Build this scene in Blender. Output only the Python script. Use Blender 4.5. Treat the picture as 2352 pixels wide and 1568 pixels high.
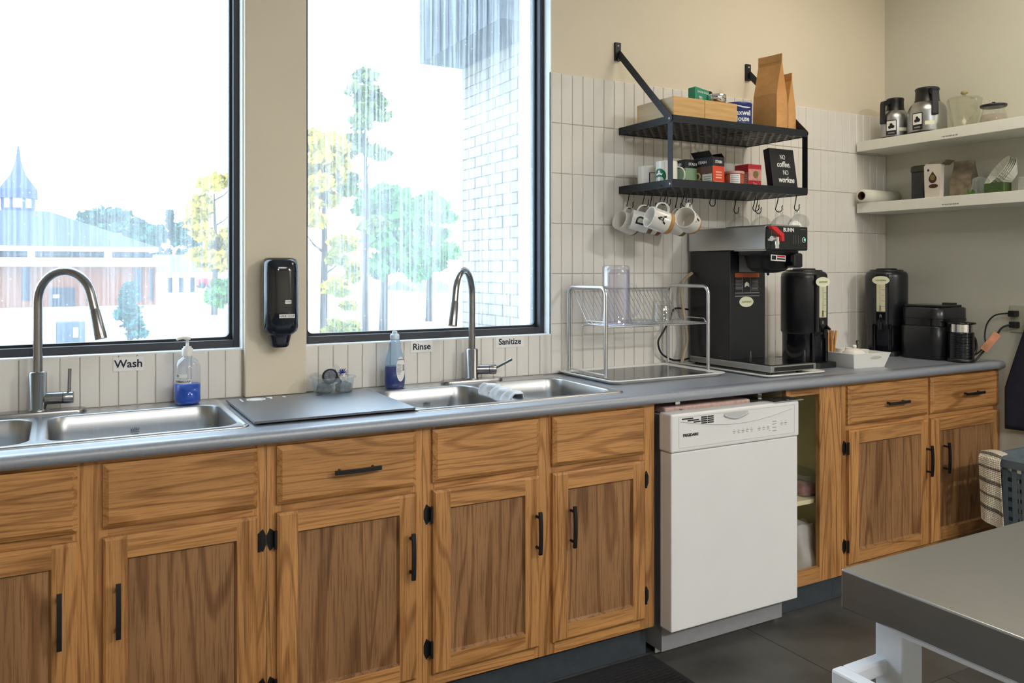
import bpy, math, random
from mathutils import Vector, Matrix

for o in list(bpy.data.objects):
    bpy.data.objects.remove(o, do_unlink=True)
SC = bpy.context.scene
COL = SC.collection
random.seed(7)
PI = math.pi
sin, cos = math.sin, math.cos

# ------------------------------------------------------------------ camera, sky, exposure
F_PX, YAW, HORIZON_ROW, CAM_Y, CAM_Z = 1870.0, 0.508, 616.0, -2.79, 1.341
cam_data = bpy.data.cameras.new('camera')
cam = bpy.data.objects.new('camera', cam_data)
COL.objects.link(cam)
cam.location = (0, CAM_Y, CAM_Z)
cam.rotation_euler = (PI / 2, 0, -YAW)
cam_data.sensor_fit = 'HORIZONTAL'
cam_data.sensor_width = 36
cam_data.lens = F_PX / 2352 * 36
cam_data.shift_y = -(784 - HORIZON_ROW) / 2352
cam_data.clip_start = 0.02
cam_data.clip_end = 500
SC.camera = cam

world = bpy.data.worlds.new('overcast_sky')
SC.world = world
world.use_nodes = True
wn = world.node_tree
wn.nodes.clear()
wo = wn.nodes.new('ShaderNodeOutputWorld')
wb = wn.nodes.new('ShaderNodeBackground')
wb.inputs['Color'].default_value = (0.70, 0.85, 1.0, 1)
wb.inputs['Strength'].default_value = 6.5
wn.links.new(wb.outputs[0], wo.inputs[0])

vs = SC.view_settings
vs.view_transform = 'Standard'
vs.look = 'None'
vs.exposure = 0.0
vs.gamma = 1.0
vs.use_curve_mapping = False

# brightness of the ceiling fixtures and the added fill panel (built further down)
LAMP_MAIN, LAMP_LEFT, LAMP_FILL, LAMP_CORNER = 335.0, 150.0, 15.0, 10.5

# ------------------------------------------------------------------ helpers
def lin(c):
    return tuple((v / 12.92 if v <= 0.04045 else ((v + 0.055) / 1.055) ** 2.4) for v in c)

def hexc(h):
    h = h.lstrip('#')
    return lin(tuple(int(h[i:i + 2], 16) / 255 for i in (0, 2, 4)))

MATS = {}

def new_mat(name):
    m = bpy.data.materials.new(name)
    m.use_nodes = True
    nt = m.node_tree
    nt.nodes.clear()
    out = nt.nodes.new('ShaderNodeOutputMaterial')
    MATS[name] = m
    return m, nt, out

def N(nt, t, **kw):
    n = nt.nodes.new(t)
    for k, v in kw.items():
        if hasattr(n, k):
            setattr(n, k, v)
    return n

def setin(n, **kw):
    for k, v in kw.items():
        n.inputs[k.replace('_', ' ')].default_value = v

def M(name, col, rough=0.5, metal=0.0, var=0.06, vscale=25.0, bump=0.0, bscale=200.0, spec=0.5,
      emit=None, estr=0.0, coat=0.0, crough=0.05, stretch=None, rvar=0.0):
    """Principled material whose colour and roughness vary with a procedural noise."""
    if name in MATS:
        return MATS[name]
    if isinstance(col, str):
        col = hexc(col)
    m, nt, out = new_mat(name)
    b = N(nt, 'ShaderNodeBsdfPrincipled')
    tc = N(nt, 'ShaderNodeTexCoord')
    mp = N(nt, 'ShaderNodeMapping')
    if stretch:
        mp.inputs['Scale'].default_value = stretch
    nt.links.new(tc.outputs['Object'], mp.inputs['Vector'])
    no = N(nt, 'ShaderNodeTexNoise')
    no.inputs['Scale'].default_value = vscale
    no.inputs['Detail'].default_value = 4
    nt.links.new(mp.outputs[0], no.inputs['Vector'])
    ra = N(nt, 'ShaderNodeValToRGB')
    ra.color_ramp.elements[0].position = 0.3
    ra.color_ramp.elements[1].position = 0.7
    ra.color_ramp.elements[0].color = (*[max(0, c * (1 - var)) for c in col], 1)
    ra.color_ramp.elements[1].color = (*[min(1, c * (1 + var)) for c in col], 1)
    nt.links.new(no.outputs['Fac'], ra.inputs['Fac'])
    nt.links.new(ra.outputs['Color'], b.inputs['Base Color'])
    b.inputs['Roughness'].default_value = rough
    if rvar:
        mr = N(nt, 'ShaderNodeMapRange')
        mr.inputs['To Min'].default_value = max(0.02, rough - rvar)
        mr.inputs['To Max'].default_value = min(1, rough + rvar)
        nt.links.new(no.outputs['Fac'], mr.inputs['Value'])
        nt.links.new(mr.outputs[0], b.inputs['Roughness'])
    b.inputs['Metallic'].default_value = metal
    b.inputs['Specular IOR Level'].default_value = spec
    b.inputs['Coat Weight'].default_value = coat
    b.inputs['Coat Roughness'].default_value = crough
    if bump:
        n2 = N(nt, 'ShaderNodeTexNoise')
        n2.inputs['Scale'].default_value = bscale
        n2.inputs['Detail'].default_value = 3
        nt.links.new(mp.outputs[0], n2.inputs['Vector'])
        bp = N(nt, 'ShaderNodeBump')
        bp.inputs['Strength'].default_value = bump
        bp.inputs['Distance'].default_value = 0.002
        nt.links.new(n2.outputs['Fac'], bp.inputs['Height'])
        nt.links.new(bp.outputs[0], b.inputs['Normal'])
    if emit:
        b.inputs['Emission Color'].default_value = (*emit, 1)
        b.inputs['Emission Strength'].default_value = estr
    nt.links.new(b.outputs[0], out.inputs[0])
    return m

def clear_mat(name, tint=(0.95, 0.97, 1.0), rough=0.03, refl=0.10, haze=0.0):
    """Thin clear plastic or glass: see-through with a grazing reflection and a little haze."""
    if name in MATS:
        return MATS[name]
    m, nt, out = new_mat(name)
    tr = N(nt, 'ShaderNodeBsdfTransparent')
    tr.inputs[0].default_value = (*tint, 1)
    gl = N(nt, 'ShaderNodeBsdfGlossy')
    gl.inputs['Roughness'].default_value = rough
    lw = N(nt, 'ShaderNodeLayerWeight')
    lw.inputs['Blend'].default_value = 0.25
    mr = N(nt, 'ShaderNodeMapRange')
    setin(mr, To_Min=refl * 0.5, To_Max=min(1, refl * 5))
    nt.links.new(lw.outputs['Facing'], mr.inputs['Value'])
    mx = N(nt, 'ShaderNodeMixShader')
    nt.links.new(mr.outputs[0], mx.inputs[0])
    nt.links.new(tr.outputs[0], mx.inputs[1])
    nt.links.new(gl.outputs[0], mx.inputs[2])
    last = mx
    if haze:
        df = N(nt, 'ShaderNodeBsdfDiffuse')
        df.inputs[0].default_value = (*[min(1, t * 0.9) for t in tint], 1)
        tl = N(nt, 'ShaderNodeBsdfTranslucent')
        tl.inputs[0].default_value = (*tint, 1)
        ad = N(nt, 'ShaderNodeMixShader')
        ad.inputs[0].default_value = 0.5
        nt.links.new(df.outputs[0], ad.inputs[1])
        nt.links.new(tl.outputs[0], ad.inputs[2])
        no = N(nt, 'ShaderNodeTexNoise')
        no.inputs['Scale'].default_value = 30
        mr2 = N(nt, 'ShaderNodeMapRange')
        setin(mr2, To_Min=haze * 0.7, To_Max=haze * 1.3)
        nt.links.new(no.outputs['Fac'], mr2.inputs['Value'])
        m2 = N(nt, 'ShaderNodeMixShader')
        nt.links.new(mr2.outputs[0], m2.inputs[0])
        nt.links.new(mx.outputs[0], m2.inputs[1])
        nt.links.new(ad.outputs[0], m2.inputs[2])
        last = m2
    nt.links.new(last.outputs[0], out.inputs[0])
    return m

def oak_mat(name, light, dark, pore, axis='z', rough=0.38, rings=11.0):
    """Oak: contour lines of a stretched noise give the cathedral figure, fine noise the pores."""
    m, nt, out = new_mat(name)
    b = N(nt, 'ShaderNodeBsdfPrincipled')
    tc = N(nt, 'ShaderNodeTexCoord')
    oi = N(nt, 'ShaderNodeObjectInfo')
    add = N(nt, 'ShaderNodeVectorMath', operation='ADD')
    mul = N(nt, 'ShaderNodeVectorMath', operation='SCALE')
    mul.inputs[0].default_value = (13.1, 7.7, 9.3)
    nt.links.new(oi.outputs['Random'], mul.inputs['Scale'])
    nt.links.new(tc.outputs['Object'], add.inputs[0])
    nt.links.new(mul.outputs[0], add.inputs[1])
    def mapped(long, cross):
        mp = N(nt, 'ShaderNodeMapping')
        mp.inputs['Scale'].default_value = (cross, cross, long) if axis == 'z' else (long, cross, cross)
        nt.links.new(add.outputs[0], mp.inputs['Vector'])
        return mp
    a = N(nt, 'ShaderNodeTexNoise')
    setin(a, Scale=1.0, Detail=1.5, Roughness=0.45, Distortion=0.15)
    nt.links.new(mapped(0.75, 8.0).outputs[0], a.inputs['Vector'])
    mm = N(nt, 'ShaderNodeMath', operation='MULTIPLY')
    mm.inputs[1].default_value = rings * 6.283
    nt.links.new(a.outputs['Fac'], mm.inputs[0])
    sn = N(nt, 'ShaderNodeMath', operation='SINE')
    nt.links.new(mm.outputs[0], sn.inputs[0])
    mr = N(nt, 'ShaderNodeMapRange')
    setin(mr, From_Min=-1.0, From_Max=1.0)
    nt.links.new(sn.outputs[0], mr.inputs['Value'])
    r1 = N(nt, 'ShaderNodeValToRGB')
    r1.color_ramp.elements[0].position = 0.0
    r1.color_ramp.elements[0].color = (*dark, 1)
    r1.color_ramp.elements[1].position = 0.26
    r1.color_ramp.elements[1].color = (*light, 1)
    nt.links.new(mr.outputs[0], r1.inputs['Fac'])
    p = N(nt, 'ShaderNodeTexNoise')
    setin(p, Scale=1.0, Detail=3.0, Roughness=0.6)
    nt.links.new(mapped(7.0, 210.0).outputs[0], p.inputs['Vector'])
    r2 = N(nt, 'ShaderNodeValToRGB')
    r2.color_ramp.elements[0].position = 0.36
    r2.color_ramp.elements[0].color = (*pore, 1)
    r2.color_ramp.elements[1].position = 0.52
    r2.color_ramp.elements[1].color = (1, 1, 1, 1)
    nt.links.new(p.outputs['Fac'], r2.inputs['Fac'])
    mix = N(nt, 'ShaderNodeMix', data_type='RGBA', blend_type='MULTIPLY')
    mix.inputs[0].default_value = 0.85
    nt.links.new(r1.outputs[0], mix.inputs[6])
    nt.links.new(r2.outputs[0], mix.inputs[7])
    q = N(nt, 'ShaderNodeTexNoise')
    setin(q, Scale=1.0, Detail=2.0)
    nt.links.new(mapped(2.0, 9.0).outputs[0], q.inputs['Vector'])
    r3 = N(nt, 'ShaderNodeValToRGB')
    r3.color_ramp.elements[0].position = 0.3
    r3.color_ramp.elements[0].color = (0.78, 0.76, 0.74, 1)
    r3.color_ramp.elements[1].position = 0.7
    r3.color_ramp.elements[1].color = (1.1, 1.08, 1.04, 1)
    nt.links.new(q.outputs['Fac'], r3.inputs['Fac'])
    mix2 = N(nt, 'ShaderNodeMix', data_type='RGBA', blend_type='MULTIPLY')
    mix2.inputs[0].default_value = 1.0
    nt.links.new(mix.outputs[2], mix2.inputs[6])
    nt.links.new(r3.outputs[0], mix2.inputs[7])
    nt.links.new(mix2.outputs[2], b.inputs['Base Color'])
    b.inputs['Roughness'].default_value = rough
    bp = N(nt, 'ShaderNodeBump')
    bp.inputs['Strength'].default_value = 0.25
    bp.inputs['Distance'].default_value = 0.001
    nt.links.new(p.outputs['Fac'], bp.inputs['Height'])
    nt.links.new(bp.outputs[0], b.inputs['Normal'])
    nt.links.new(b.outputs[0], out.inputs[0])
    return m

def steel_mat(name, col=(0.62, 0.62, 0.62), rough=0.28, axis=0, streak=0.10):
    """Brushed stainless steel: noise stretched along the brushing."""
    m, nt, out = new_mat(name)
    b = N(nt, 'ShaderNodeBsdfPrincipled')
    tc = N(nt, 'ShaderNodeTexCoord')
    mp = N(nt, 'ShaderNodeMapping')
    s = [400.0, 400.0, 400.0]
    s[axis] = 6.0
    mp.inputs['Scale'].default_value = s
    nt.links.new(tc.outputs['Object'], mp.inputs['Vector'])
    no = N(nt, 'ShaderNodeTexNoise')
    setin(no, Scale=1.0, Detail=2.0)
    nt.links.new(mp.outputs[0], no.inputs['Vector'])
    mr = N(nt, 'ShaderNodeMapRange')
    setin(mr, To_Min=rough - streak, To_Max=rough + streak)
    nt.links.new(no.outputs['Fac'], mr.inputs['Value'])
    nt.links.new(mr.outputs[0], b.inputs['Roughness'])
    ra = N(nt, 'ShaderNodeValToRGB')
    ra.color_ramp.elements[0].color = (*[c * 0.9 for c in col], 1)
    ra.color_ramp.elements[1].color = (*[min(1, c * 1.08) for c in col], 1)
    nt.links.new(no.outputs['Fac'], ra.inputs['Fac'])
    nt.links.new(ra.outputs[0], b.inputs['Base Color'])
    b.inputs['Metallic'].default_value = 1.0
    nt.links.new(b.outputs[0], out.inputs[0])
    return m

class G:
    """Collects geometry in world coordinates (or local ones) and builds one mesh object."""
    def __init__(s):
        s.v, s.f, s.m, s.sm = [], [], [], []
        s.xf = None

    def add(s, verts, faces, m=0, smooth=False):
        b = len(s.v)
        if s.xf is not None:
            verts = [tuple(s.xf @ Vector(p)) for p in verts]
        s.v += [tuple(p) for p in verts]
        for f in faces:
            s.f.append([i + b for i in f])
            s.m.append(m)
            s.sm.append(smooth)
        return s

    def box(s, x0, x1, y0, y1, z0, z1, m=0):
        v = [(x, y, z) for z in (z0, z1) for y in (y0, y1) for x in (x0, x1)]
        f = [(0, 2, 3, 1), (4, 5, 7, 6), (0, 1, 5, 4), (2, 6, 7, 3), (0, 4, 6, 2), (1, 3, 7, 5)]
        return s.add(v, f, m)

    def taper(s, x0, x1, y0, y1, z0, z1, d, m=0, face='-y'):
        """box whose front (-y) face is inset by d: a routed edge"""
        v = [(x0, y1, z0), (x1, y1, z0), (x1, y1, z1), (x0, y1, z1),
             (x0 + d, y0, z0 + d), (x1 - d, y0, z0 + d), (x1 - d, y0, z1 - d), (x0 + d, y0, z1 - d)]
        f = [(3, 2, 1, 0), (4, 5, 6, 7), (0, 1, 5, 4), (1, 2, 6, 5), (2, 3, 7, 6), (3, 0, 4, 7)]
        return s.add(v, f, m)

    def rings(s, rings, m=0, smooth=True, closed=True, cap0=True, cap1=True):
        n = len(rings[0])
        v = [p for r in rings for p in r]
        f = []
        for i in range(len(rings) - 1):
            for j in range(n if closed else n - 1):
                k = (j + 1) % n
                f.append((i * n + j, i * n + k, (i + 1) * n + k, (i + 1) * n + j))
        s.add(v, f, m, smooth)
        if cap0:
            s.add(rings[0], [list(range(n))[::-1]], m)
        if cap1:
            s.add(rings[-1], [list(range(n))], m)
        return s

    def lathe(s, prof, c=(0, 0, 0), n=28, m=0, sx=1.0, sy=1.0, cap0=True, cap1=True, smooth=True):
        R = []
        for r, z in prof:
            R.append([(c[0] + sx * r * cos(2 * PI * j / n), c[1] + sy * r * sin(2 * PI * j / n), c[2] + z) for j in range(n)])
        return s.rings(R, m, smooth, True, cap0, cap1)

    def tube(s, pts, r, n=8, m=0, caps=True, closed=False, up=None):
        pts = [Vector(p) for p in pts]
        rr = r if isinstance(r, (list, tuple)) else [r] * len(pts)
        R = []
        t0 = (pts[1] - pts[0]).normalized()
        a = Vector(up) if up else (Vector((0, 0, 1)) if abs(t0.z) < 0.9 else Vector((1, 0, 0)))
        nx = t0.cross(a).normalized()
        for i, p in enumerate(pts):
            if closed:
                t = (pts[(i + 1) % len(pts)] - pts[i - 1]).normalized()
            elif i == 0:
                t = t0
            elif i == len(pts) - 1:
                t = (pts[i] - pts[i - 1]).normalized()
            else:
                t = ((pts[i + 1] - pts[i]).normalized() + (pts[i] - pts[i - 1]).normalized()).normalized()
            nx = (nx - t * nx.dot(t)).normalized()
            ny = t.cross(nx)
            R.append([tuple(p + (nx * cos(2 * PI * j / n) + ny * sin(2 * PI * j / n)) * rr[i]) for j in range(n)])
        if closed:
            R.append(R[0])
        return s.rings(R, m, True, True, caps and not closed, caps and not closed)

    def cyl(s, p0, p1, r0, r1=None, n=20, m=0, caps=True):
        return s.tube([p0, p1], [r0, r0 if r1 is None else r1], n, m, caps)

    def prism(s, poly, a0, a1, plane='xz', m=0, smooth=False):
        """extrude a 2D polygon along the axis left over"""
        def P(p, a):
            return {'xz': (p[0], a, p[1]), 'xy': (p[0], p[1], a), 'yz': (a, p[0], p[1])}[plane]
        n = len(poly)
        v = [P(p, a0) for p in poly] + [P(p, a1) for p in poly]
        s.add(v, [list(range(n))[::-1], [i + n for i in range(n)]], m)
        s.add(v, [(i, (i + 1) % n, (i + 1) % n + n, i + n) for i in range(n)], m, smooth)
        return s

    def sheet(s, fn, nu, nv, m=0, smooth=True, thick=0.0):
        v = [tuple(fn(i / nu, j / nv)) for j in range(nv + 1) for i in range(nu + 1)]
        w = nu + 1
        f = [(j * w + i, j * w + i + 1, (j + 1) * w + i + 1, (j + 1) * w + i) for j in range(nv) for i in range(nu)]
        return s.add(v, f, m, smooth)

    def build(s, name, mats, parent=None, bev=0.0, local=False, seg=2, solid=0.0, merge=False):
        off = Vector((0, 0, 0))
        if parent is not None and not local:
            p = parent
            while p is not None:
                off += p.location
                p = p.parent
        me = bpy.data.meshes.new(name)
        me.from_pydata([(x - off.x, y - off.y, z - off.z) for x, y, z in s.v], [], s.f)
        if not isinstance(mats, (list, tuple)):
            mats = [mats]
        for mt in mats:
            me.materials.append(MATS[mt] if isinstance(mt, str) else mt)
        me.polygons.foreach_set('material_index', s.m)
        me.polygons.foreach_set('use_smooth', s.sm)
        me.update()
        o = bpy.data.objects.new(name, me)
        COL.objects.link(o)
        if parent is not None:
            o.parent = parent
        if solid:
            md = o.modifiers.new('solid', 'SOLIDIFY')
            md.thickness = solid
            md.offset = 0
        if bev:
            md = o.modifiers.new('bevel', 'BEVEL')
            md.width = bev
            md.segments = seg
            md.limit_method = 'ANGLE'
            md.angle_limit = math.radians(40)
        return o

def tag(o, label=None, cat=None, group=None, kind=None):
    if label: o['label'] = label
    if cat: o['category'] = cat
    if group: o['group'] = group
    if kind: o['kind'] = kind
    return o

def thing(name, label, cat, loc=(0, 0, 0), rz=0.0, group=None):
    o = bpy.data.objects.new(name, None)
    o.empty_display_size = 0.05
    COL.objects.link(o)
    o.location = loc
    o.rotation_euler = (0, 0, rz)
    return tag(o, label, cat, group)

def copy_tree(o, parent=None):
    c = o.copy()
    COL.objects.link(c)
    c.parent = parent
    for ch in [x for x in bpy.data.objects if x.parent == o]:
        copy_tree(ch, c)
    return c

def rrect(x0, x1, y0, y1, r, n=6):
    pts = []
    for cx, cy, a in ((x1 - r, y1 - r, 0), (x0 + r, y1 - r, 90), (x0 + r, y0 + r, 180), (x1 - r, y0 + r, 270)):
        for k in range(n + 1):
            t = math.radians(a + 90 * k / n)
            pts.append((cx + r * cos(t), cy + r * sin(t)))
    return pts

def text(body, size, origin, right, up, mat, parent, name='lettering', ext=0.0004, local=False, shear=0.0,
         align='CENTER', bold=0.0, sx=1.0):
    cu = bpy.data.curves.new('tmp', 'FONT')
    cu.body = body
    cu.size = size
    cu.align_x = align
    cu.align_y = 'CENTER'
    cu.extrude = ext
    cu.shear = shear
    cu.offset = bold
    cu.resolution_u = 3
    ob = bpy.data.objects.new('tmp', cu)
    COL.objects.link(ob)
    dg = bpy.context.evaluated_depsgraph_get()
    me = bpy.data.meshes.new_from_object(ob.evaluated_get(dg))
    bpy.data.objects.remove(ob, do_unlink=True)
    bpy.data.curves.remove(cu)
    R, U = Vector(right).normalized(), Vector(up).normalized()
    Nn = R.cross(U)
    O = Vector(origin)
    g = G()
    g.add([tuple(O + R * (v.co.x * sx) + U * v.co.y + Nn * v.co.z) for v in me.vertices], [list(p.vertices) for p in me.polygons])
    bpy.data.meshes.remove(me)
    return g.build(name, mat, parent, local=local)

def decal(name, origin, right, up, w, h, mat, parent, t=0.0006, local=False, rnd=0.0):
    """thin flat label, its lower-left corner at origin"""
    R, U = Vector(right).normalized(), Vector(up).normalized()
    Nn = R.cross(U)
    O = Vector(origin)
    poly = rrect(0, w, 0, h, rnd, 8) if rnd else [(0, 0), (w, 0), (w, h), (0, h)]
    g = G()
    n = len(poly)
    v = [tuple(O + R * x + U * y) for x, y in poly] + [tuple(O + R * x + U * y + Nn * t) for x, y in poly]
    g.add(v, [list(range(n))[::-1], [i + n for i in range(n)]] + [(i, (i + 1) % n, (i + 1) % n + n, i + n) for i in range(n)])
    return g.build(name, mat, parent, local=local)

def on_plane_y(u, v, y):
    a = (u - 1176) / F_PX
    t = (y - CAM_Y) / (cos(YAW) - sin(YAW) * a)
    return (sin(YAW) + cos(YAW) * a) * t, CAM_Z - (v - HORIZON_ROW) / F_PX * t

# ------------------------------------------------------------------ materials
oak_mat('oak_v', hexc('#c08d57'), hexc('#9f6f40'), (0.60, 0.54, 0.48), 'z')
oak_mat('oak_h', hexc('#c08d57'), hexc('#9f6f40'), (0.60, 0.54, 0.48), 'x')
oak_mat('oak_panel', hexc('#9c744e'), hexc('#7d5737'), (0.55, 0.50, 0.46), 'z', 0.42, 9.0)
M('wall_paint', '#e2d7c2', 0.85, var=0.02, vscale=3, bump=0.12, bscale=400)
M('wall_green', '#d2d0c2', 0.85, var=0.02, vscale=3, bump=0.12, bscale=400)
M('white_paint', '#eef0f0', 0.6, var=0.02, bump=0.05)
M('ceiling_paint', '#e6e2d8', 0.9, var=0.02)
M('tile_white', '#e8e4dd', 0.22, var=0.025, vscale=9, bump=0.02, bscale=30)
M('grout', '#b5aca0', 0.9, var=0.08, vscale=60)
M('bronze_frame', '#2a2b32', 0.5, metal=0.0, var=0.08)
M('gasket', '#15171c', 0.5)
M('laminate', '#868c97', 0.42, var=0.10, vscale=140, rvar=0.02, spec=0.9, coat=1.0, crough=0.46)
steel_mat('steel_x', (0.52, 0.53, 0.54), 0.30, 0, 0.03)
steel_mat('steel_z', (0.42, 0.43, 0.44), 0.34, 2, 0.03)
steel_mat('faucet_steel', (0.31, 0.31, 0.32), 0.26, 2, 0.02)
steel_mat('table_steel', (0.46, 0.47, 0.49), 0.32, 1, 0.02)
M('chrome', (0.8, 0.81, 0.83), 0.12, metal=1.0, var=0.02)
M('rack_metal', (0.62, 0.63, 0.66), 0.3, metal=1.0, var=0.05)
M('black_metal', '#1b2028', 0.42, metal=0.3, var=0.10, vscale=60)
M('black_handle', '#15171b', 0.45, metal=0.2, var=0.1)
M('black_plastic', '#15171a', 0.38, var=0.12, vscale=80)
M('black_gloss', '#101218', 0.14, var=0.1)
M('black_satin', '#1a1c21', 0.30, var=0.15, vscale=120)
M('dispenser_black', '#0e141f', 0.12, var=0.08, coat=0.3)
M('white_enamel', '#e6e6e6', 0.30, var=0.015, vscale=6)
M('white_plastic', '#e9e8e4', 0.38, var=0.02)
M('white_label', '#efefec', 0.5, var=0.03)
M('ink_navy', '#1c1838', 0.6)
M('ink_black', '#141416', 0.6)
M('ink_grey', '#8a8a8e', 0.6)
M('white_ceramic', '#e8e4dc', 0.2, var=0.03)
M('tan_base', '#b88a52', 0.5, var=0.08)
M('olive_base', '#6f6432', 0.5, var=0.08)
M('red_base', '#7a3530', 0.5, var=0.08)
M('kraft', '#c8955a', 0.75, var=0.12, vscale=14, bump=0.3, bscale=60)
M('bamboo', '#cfa56a', 0.5, var=0.14, vscale=6, stretch=(1, 6, 12))
M('pale_wood', '#c8b290', 0.6, var=0.1, vscale=6, stretch=(6, 1, 12))
M('maxwell_blue', '#1c2f7a', 0.35, var=0.06)
M('teal_strip', '#2f7f86', 0.4)
M('tea_green', '#1f8a68', 0.5, var=0.08)
M('sage_green', '#8fb08a', 0.5, var=0.08)
M('brand_green', '#12694a', 0.35, var=0.03)
M('box_black', '#1c1c20', 0.55, var=0.1)
M('box_orange', '#d8482a', 0.5, var=0.06)
M('box_red', '#b3202c', 0.5, var=0.15)
M('box_pink', '#c98d88', 0.5, var=0.25, vscale=60)
M('box_brown', '#6b4a3a', 0.5, var=0.2)
M('box_purple', '#3a2b5c', 0.5)
M('box_print', '#a8584c', 0.55, var=0.3, vscale=120)
M('amber_jar', '#a8553c', 0.2, var=0.1)
M('navy_cloth', '#1c1d2e', 0.9, var=0.15, bump=0.3)
M('towel_cloth', '#d4cbb8', 0.95, var=0.05, bump=0.5, bscale=500)
M('towel_stripe', '#6a6458', 0.95, var=0.05)
M('dish_cloth', '#e4e6ec', 0.95, var=0.10, vscale=30, bump=0.5, bscale=300)
M('basket_grey', '#66727a', 0.5, var=0.08)
M('vinyl_base', '#3c4248', 0.45, var=0.15)
M('rubber_mat', '#202024', 0.85, var=0.3, vscale=160, bump=0.8, bscale=260)
M('floor_tile_slate', '#4c4c49', 0.42, var=0.45, vscale=3.5, bump=0.15, bscale=40, rvar=0.10)
M('floor_grout', '#30302f', 0.8)
M('cab_interior', '#d8d0a8', 0.5, var=0.03)
M('pink_insul', '#c9aaa0', 0.9, var=0.2, vscale=60)
M('dark_gap', '#141210', 0.9)
M('red_plastic', '#d4252a', 0.35)
M('brass', (0.5, 0.42, 0.25), 0.3, metal=1.0)
M('cream_label', '#e6e6c8', 0.45, var=0.04)
M('gauge_cream', '#cfcfae', 0.35, var=0.06)
M('coffee_brown', '#8a6238', 0.4)
M('stick_wood', '#c79257', 0.6, var=0.2, vscale=30)
M('orange_label', '#b5552a', 0.5)
M('grey_label', '#8e8e92', 0.5, var=0.06)
M('soap_blue', (0.002, 0.075, 0.50), 0.12, var=0.05)
M('soap_navy', (0.008, 0.025, 0.22), 0.12, var=0.05)
M('board_blue', '#39434f', 0.40, spec=0.9, coat=1.0, crough=0.46, var=0.03, vscale=60)
M('bristle_blue', '#1b2a8a', 0.6)
M('scrub_grey', '#6c7076', 0.7, var=0.4, vscale=90, bump=0.6)
M('bag_white', '#ece8e6', 0.55, var=0.05, bump=0.3, bscale=40)
M('bag_silver', '#cfc8be', 0.35, var=0.06)
M('bag_clear', '#a8a596', 0.4, var=0.3, vscale=40)
M('leaf_green', '#4d7a33', 0.6, var=0.2)
M('filter_paper', '#e2e2d6', 0.9, var=0.04)
M('core_brown', '#4a2a1c', 0.9, var=0.2)
M('cord_black', '#121314', 0.45)
M('hose_clear', '#b8a890', 0.2, var=0.1)
M('tag_orange', '#c98a68', 0.6, var=0.3)
M('white_powder', '#e9edf4', 0.35, var=0.02)
clear_mat('clear_plastic', (0.93, 0.95, 1.0), 0.05, 0.11, 0.05)
clear_mat('clear_glass', (0.96, 0.97, 0.97), 0.02, 0.10)
clear_mat('tinted_pitcher', (0.95, 0.95, 0.99), 0.04, 0.12, 0.02)
clear_mat('tub_plastic', (0.86, 0.90, 0.90), 0.2, 0.06, 0.20)
clear_mat('bottle_film', (0.95, 0.97, 1.0), 0.05, 0.08, 0.02)
clear_mat('cloudy_glass', (0.90, 0.90, 0.82), 0.08, 0.10, 0.16)
clear_mat('bottle_blue', (0.72, 0.84, 0.95), 0.05, 0.09, 0.08)

def pane_mat(name, fog, streak, seed):
    """Window glass with a film of condensation: clear runs, fogged patches and drops."""
    m, nt, out = new_mat(name)
    tc = N(nt, 'ShaderNodeTexCoord')
    def noise(scale, detail, off):
        mp = N(nt, 'ShaderNodeMapping')
        mp.inputs['Scale'].default_value = scale
        mp.inputs['Location'].default_value = (seed + off, 0, seed * 2 + off)
        nt.links.new(tc.outputs['Object'], mp.inputs['Vector'])
        n = N(nt, 'ShaderNodeTexNoise')
        setin(n, Scale=1.0, Detail=detail)
        nt.links.new(mp.outputs[0], n.inputs['Vector'])
        return n
    runs = noise((120, 1, 1.4), 3, 0)
    rr = N(nt, 'ShaderNodeMapRange')
    setin(rr, From_Min=0.42, From_Max=0.62, To_Min=-streak, To_Max=streak)
    nt.links.new(runs.outputs['Fac'], rr.inputs['Value'])
    patch = noise((2.2, 1, 2.2), 3, 5)
    pr = N(nt, 'ShaderNodeMapRange')
    setin(pr, From_Min=0.3, From_Max=0.7, To_Min=fog * 0.6, To_Max=fog * 1.35)
    nt.links.new(patch.outputs['Fac'], pr.inputs['Value'])
    drops = N(nt, 'ShaderNodeTexVoronoi')
    drops.inputs['Scale'].default_value = 34
    nt.links.new(tc.outputs['Object'], drops.inputs['Vector'])
    dr = N(nt, 'ShaderNodeMapRange')
    setin(dr, From_Min=0.06, From_Max=0.11, To_Min=0.20, To_Max=0.0)
    nt.links.new(drops.outputs['Distance'], dr.inputs['Value'])
    a1 = N(nt, 'ShaderNodeMath', operation='ADD')
    nt.links.new(rr.outputs[0], a1.inputs[0])
    nt.links.new(pr.outputs[0], a1.inputs[1])
    a2 = N(nt, 'ShaderNodeMath', operation='ADD')
    a2.use_clamp = True
    nt.links.new(a1.outputs[0], a2.inputs[0])
    nt.links.new(dr.outputs[0], a2.inputs[1])
    tr = N(nt, 'ShaderNodeBsdfTransparent')
    tr.inputs[0].default_value = (0.95, 0.98, 1.0, 1)
    tl = N(nt, 'ShaderNodeBsdfTranslucent')
    tl.inputs[0].default_value = (0.92, 0.96, 1.0, 1)
    mx = N(nt, 'ShaderNodeMixShader')
    nt.links.new(a2.outputs[0], mx.inputs[0])
    nt.links.new(tr.outputs[0], mx.inputs[1])
    nt.links.new(tl.outputs[0], mx.inputs[2])
    gl = N(nt, 'ShaderNodeBsdfGlossy')
    gl.inputs['Roughness'].default_value = 0.02
    m2 = N(nt, 'ShaderNodeMixShader')
    m2.inputs[0].default_value = 0.04
    nt.links.new(mx.outputs[0], m2.inputs[1])
    nt.links.new(gl.outputs[0], m2.inputs[2])
    nt.links.new(m2.outputs[0], out.inputs[0])

pane_mat('pane_left', 0.105, 0.03, 1.3)
pane_mat('pane_right', 0.150, 0.06, 7.7)
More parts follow.
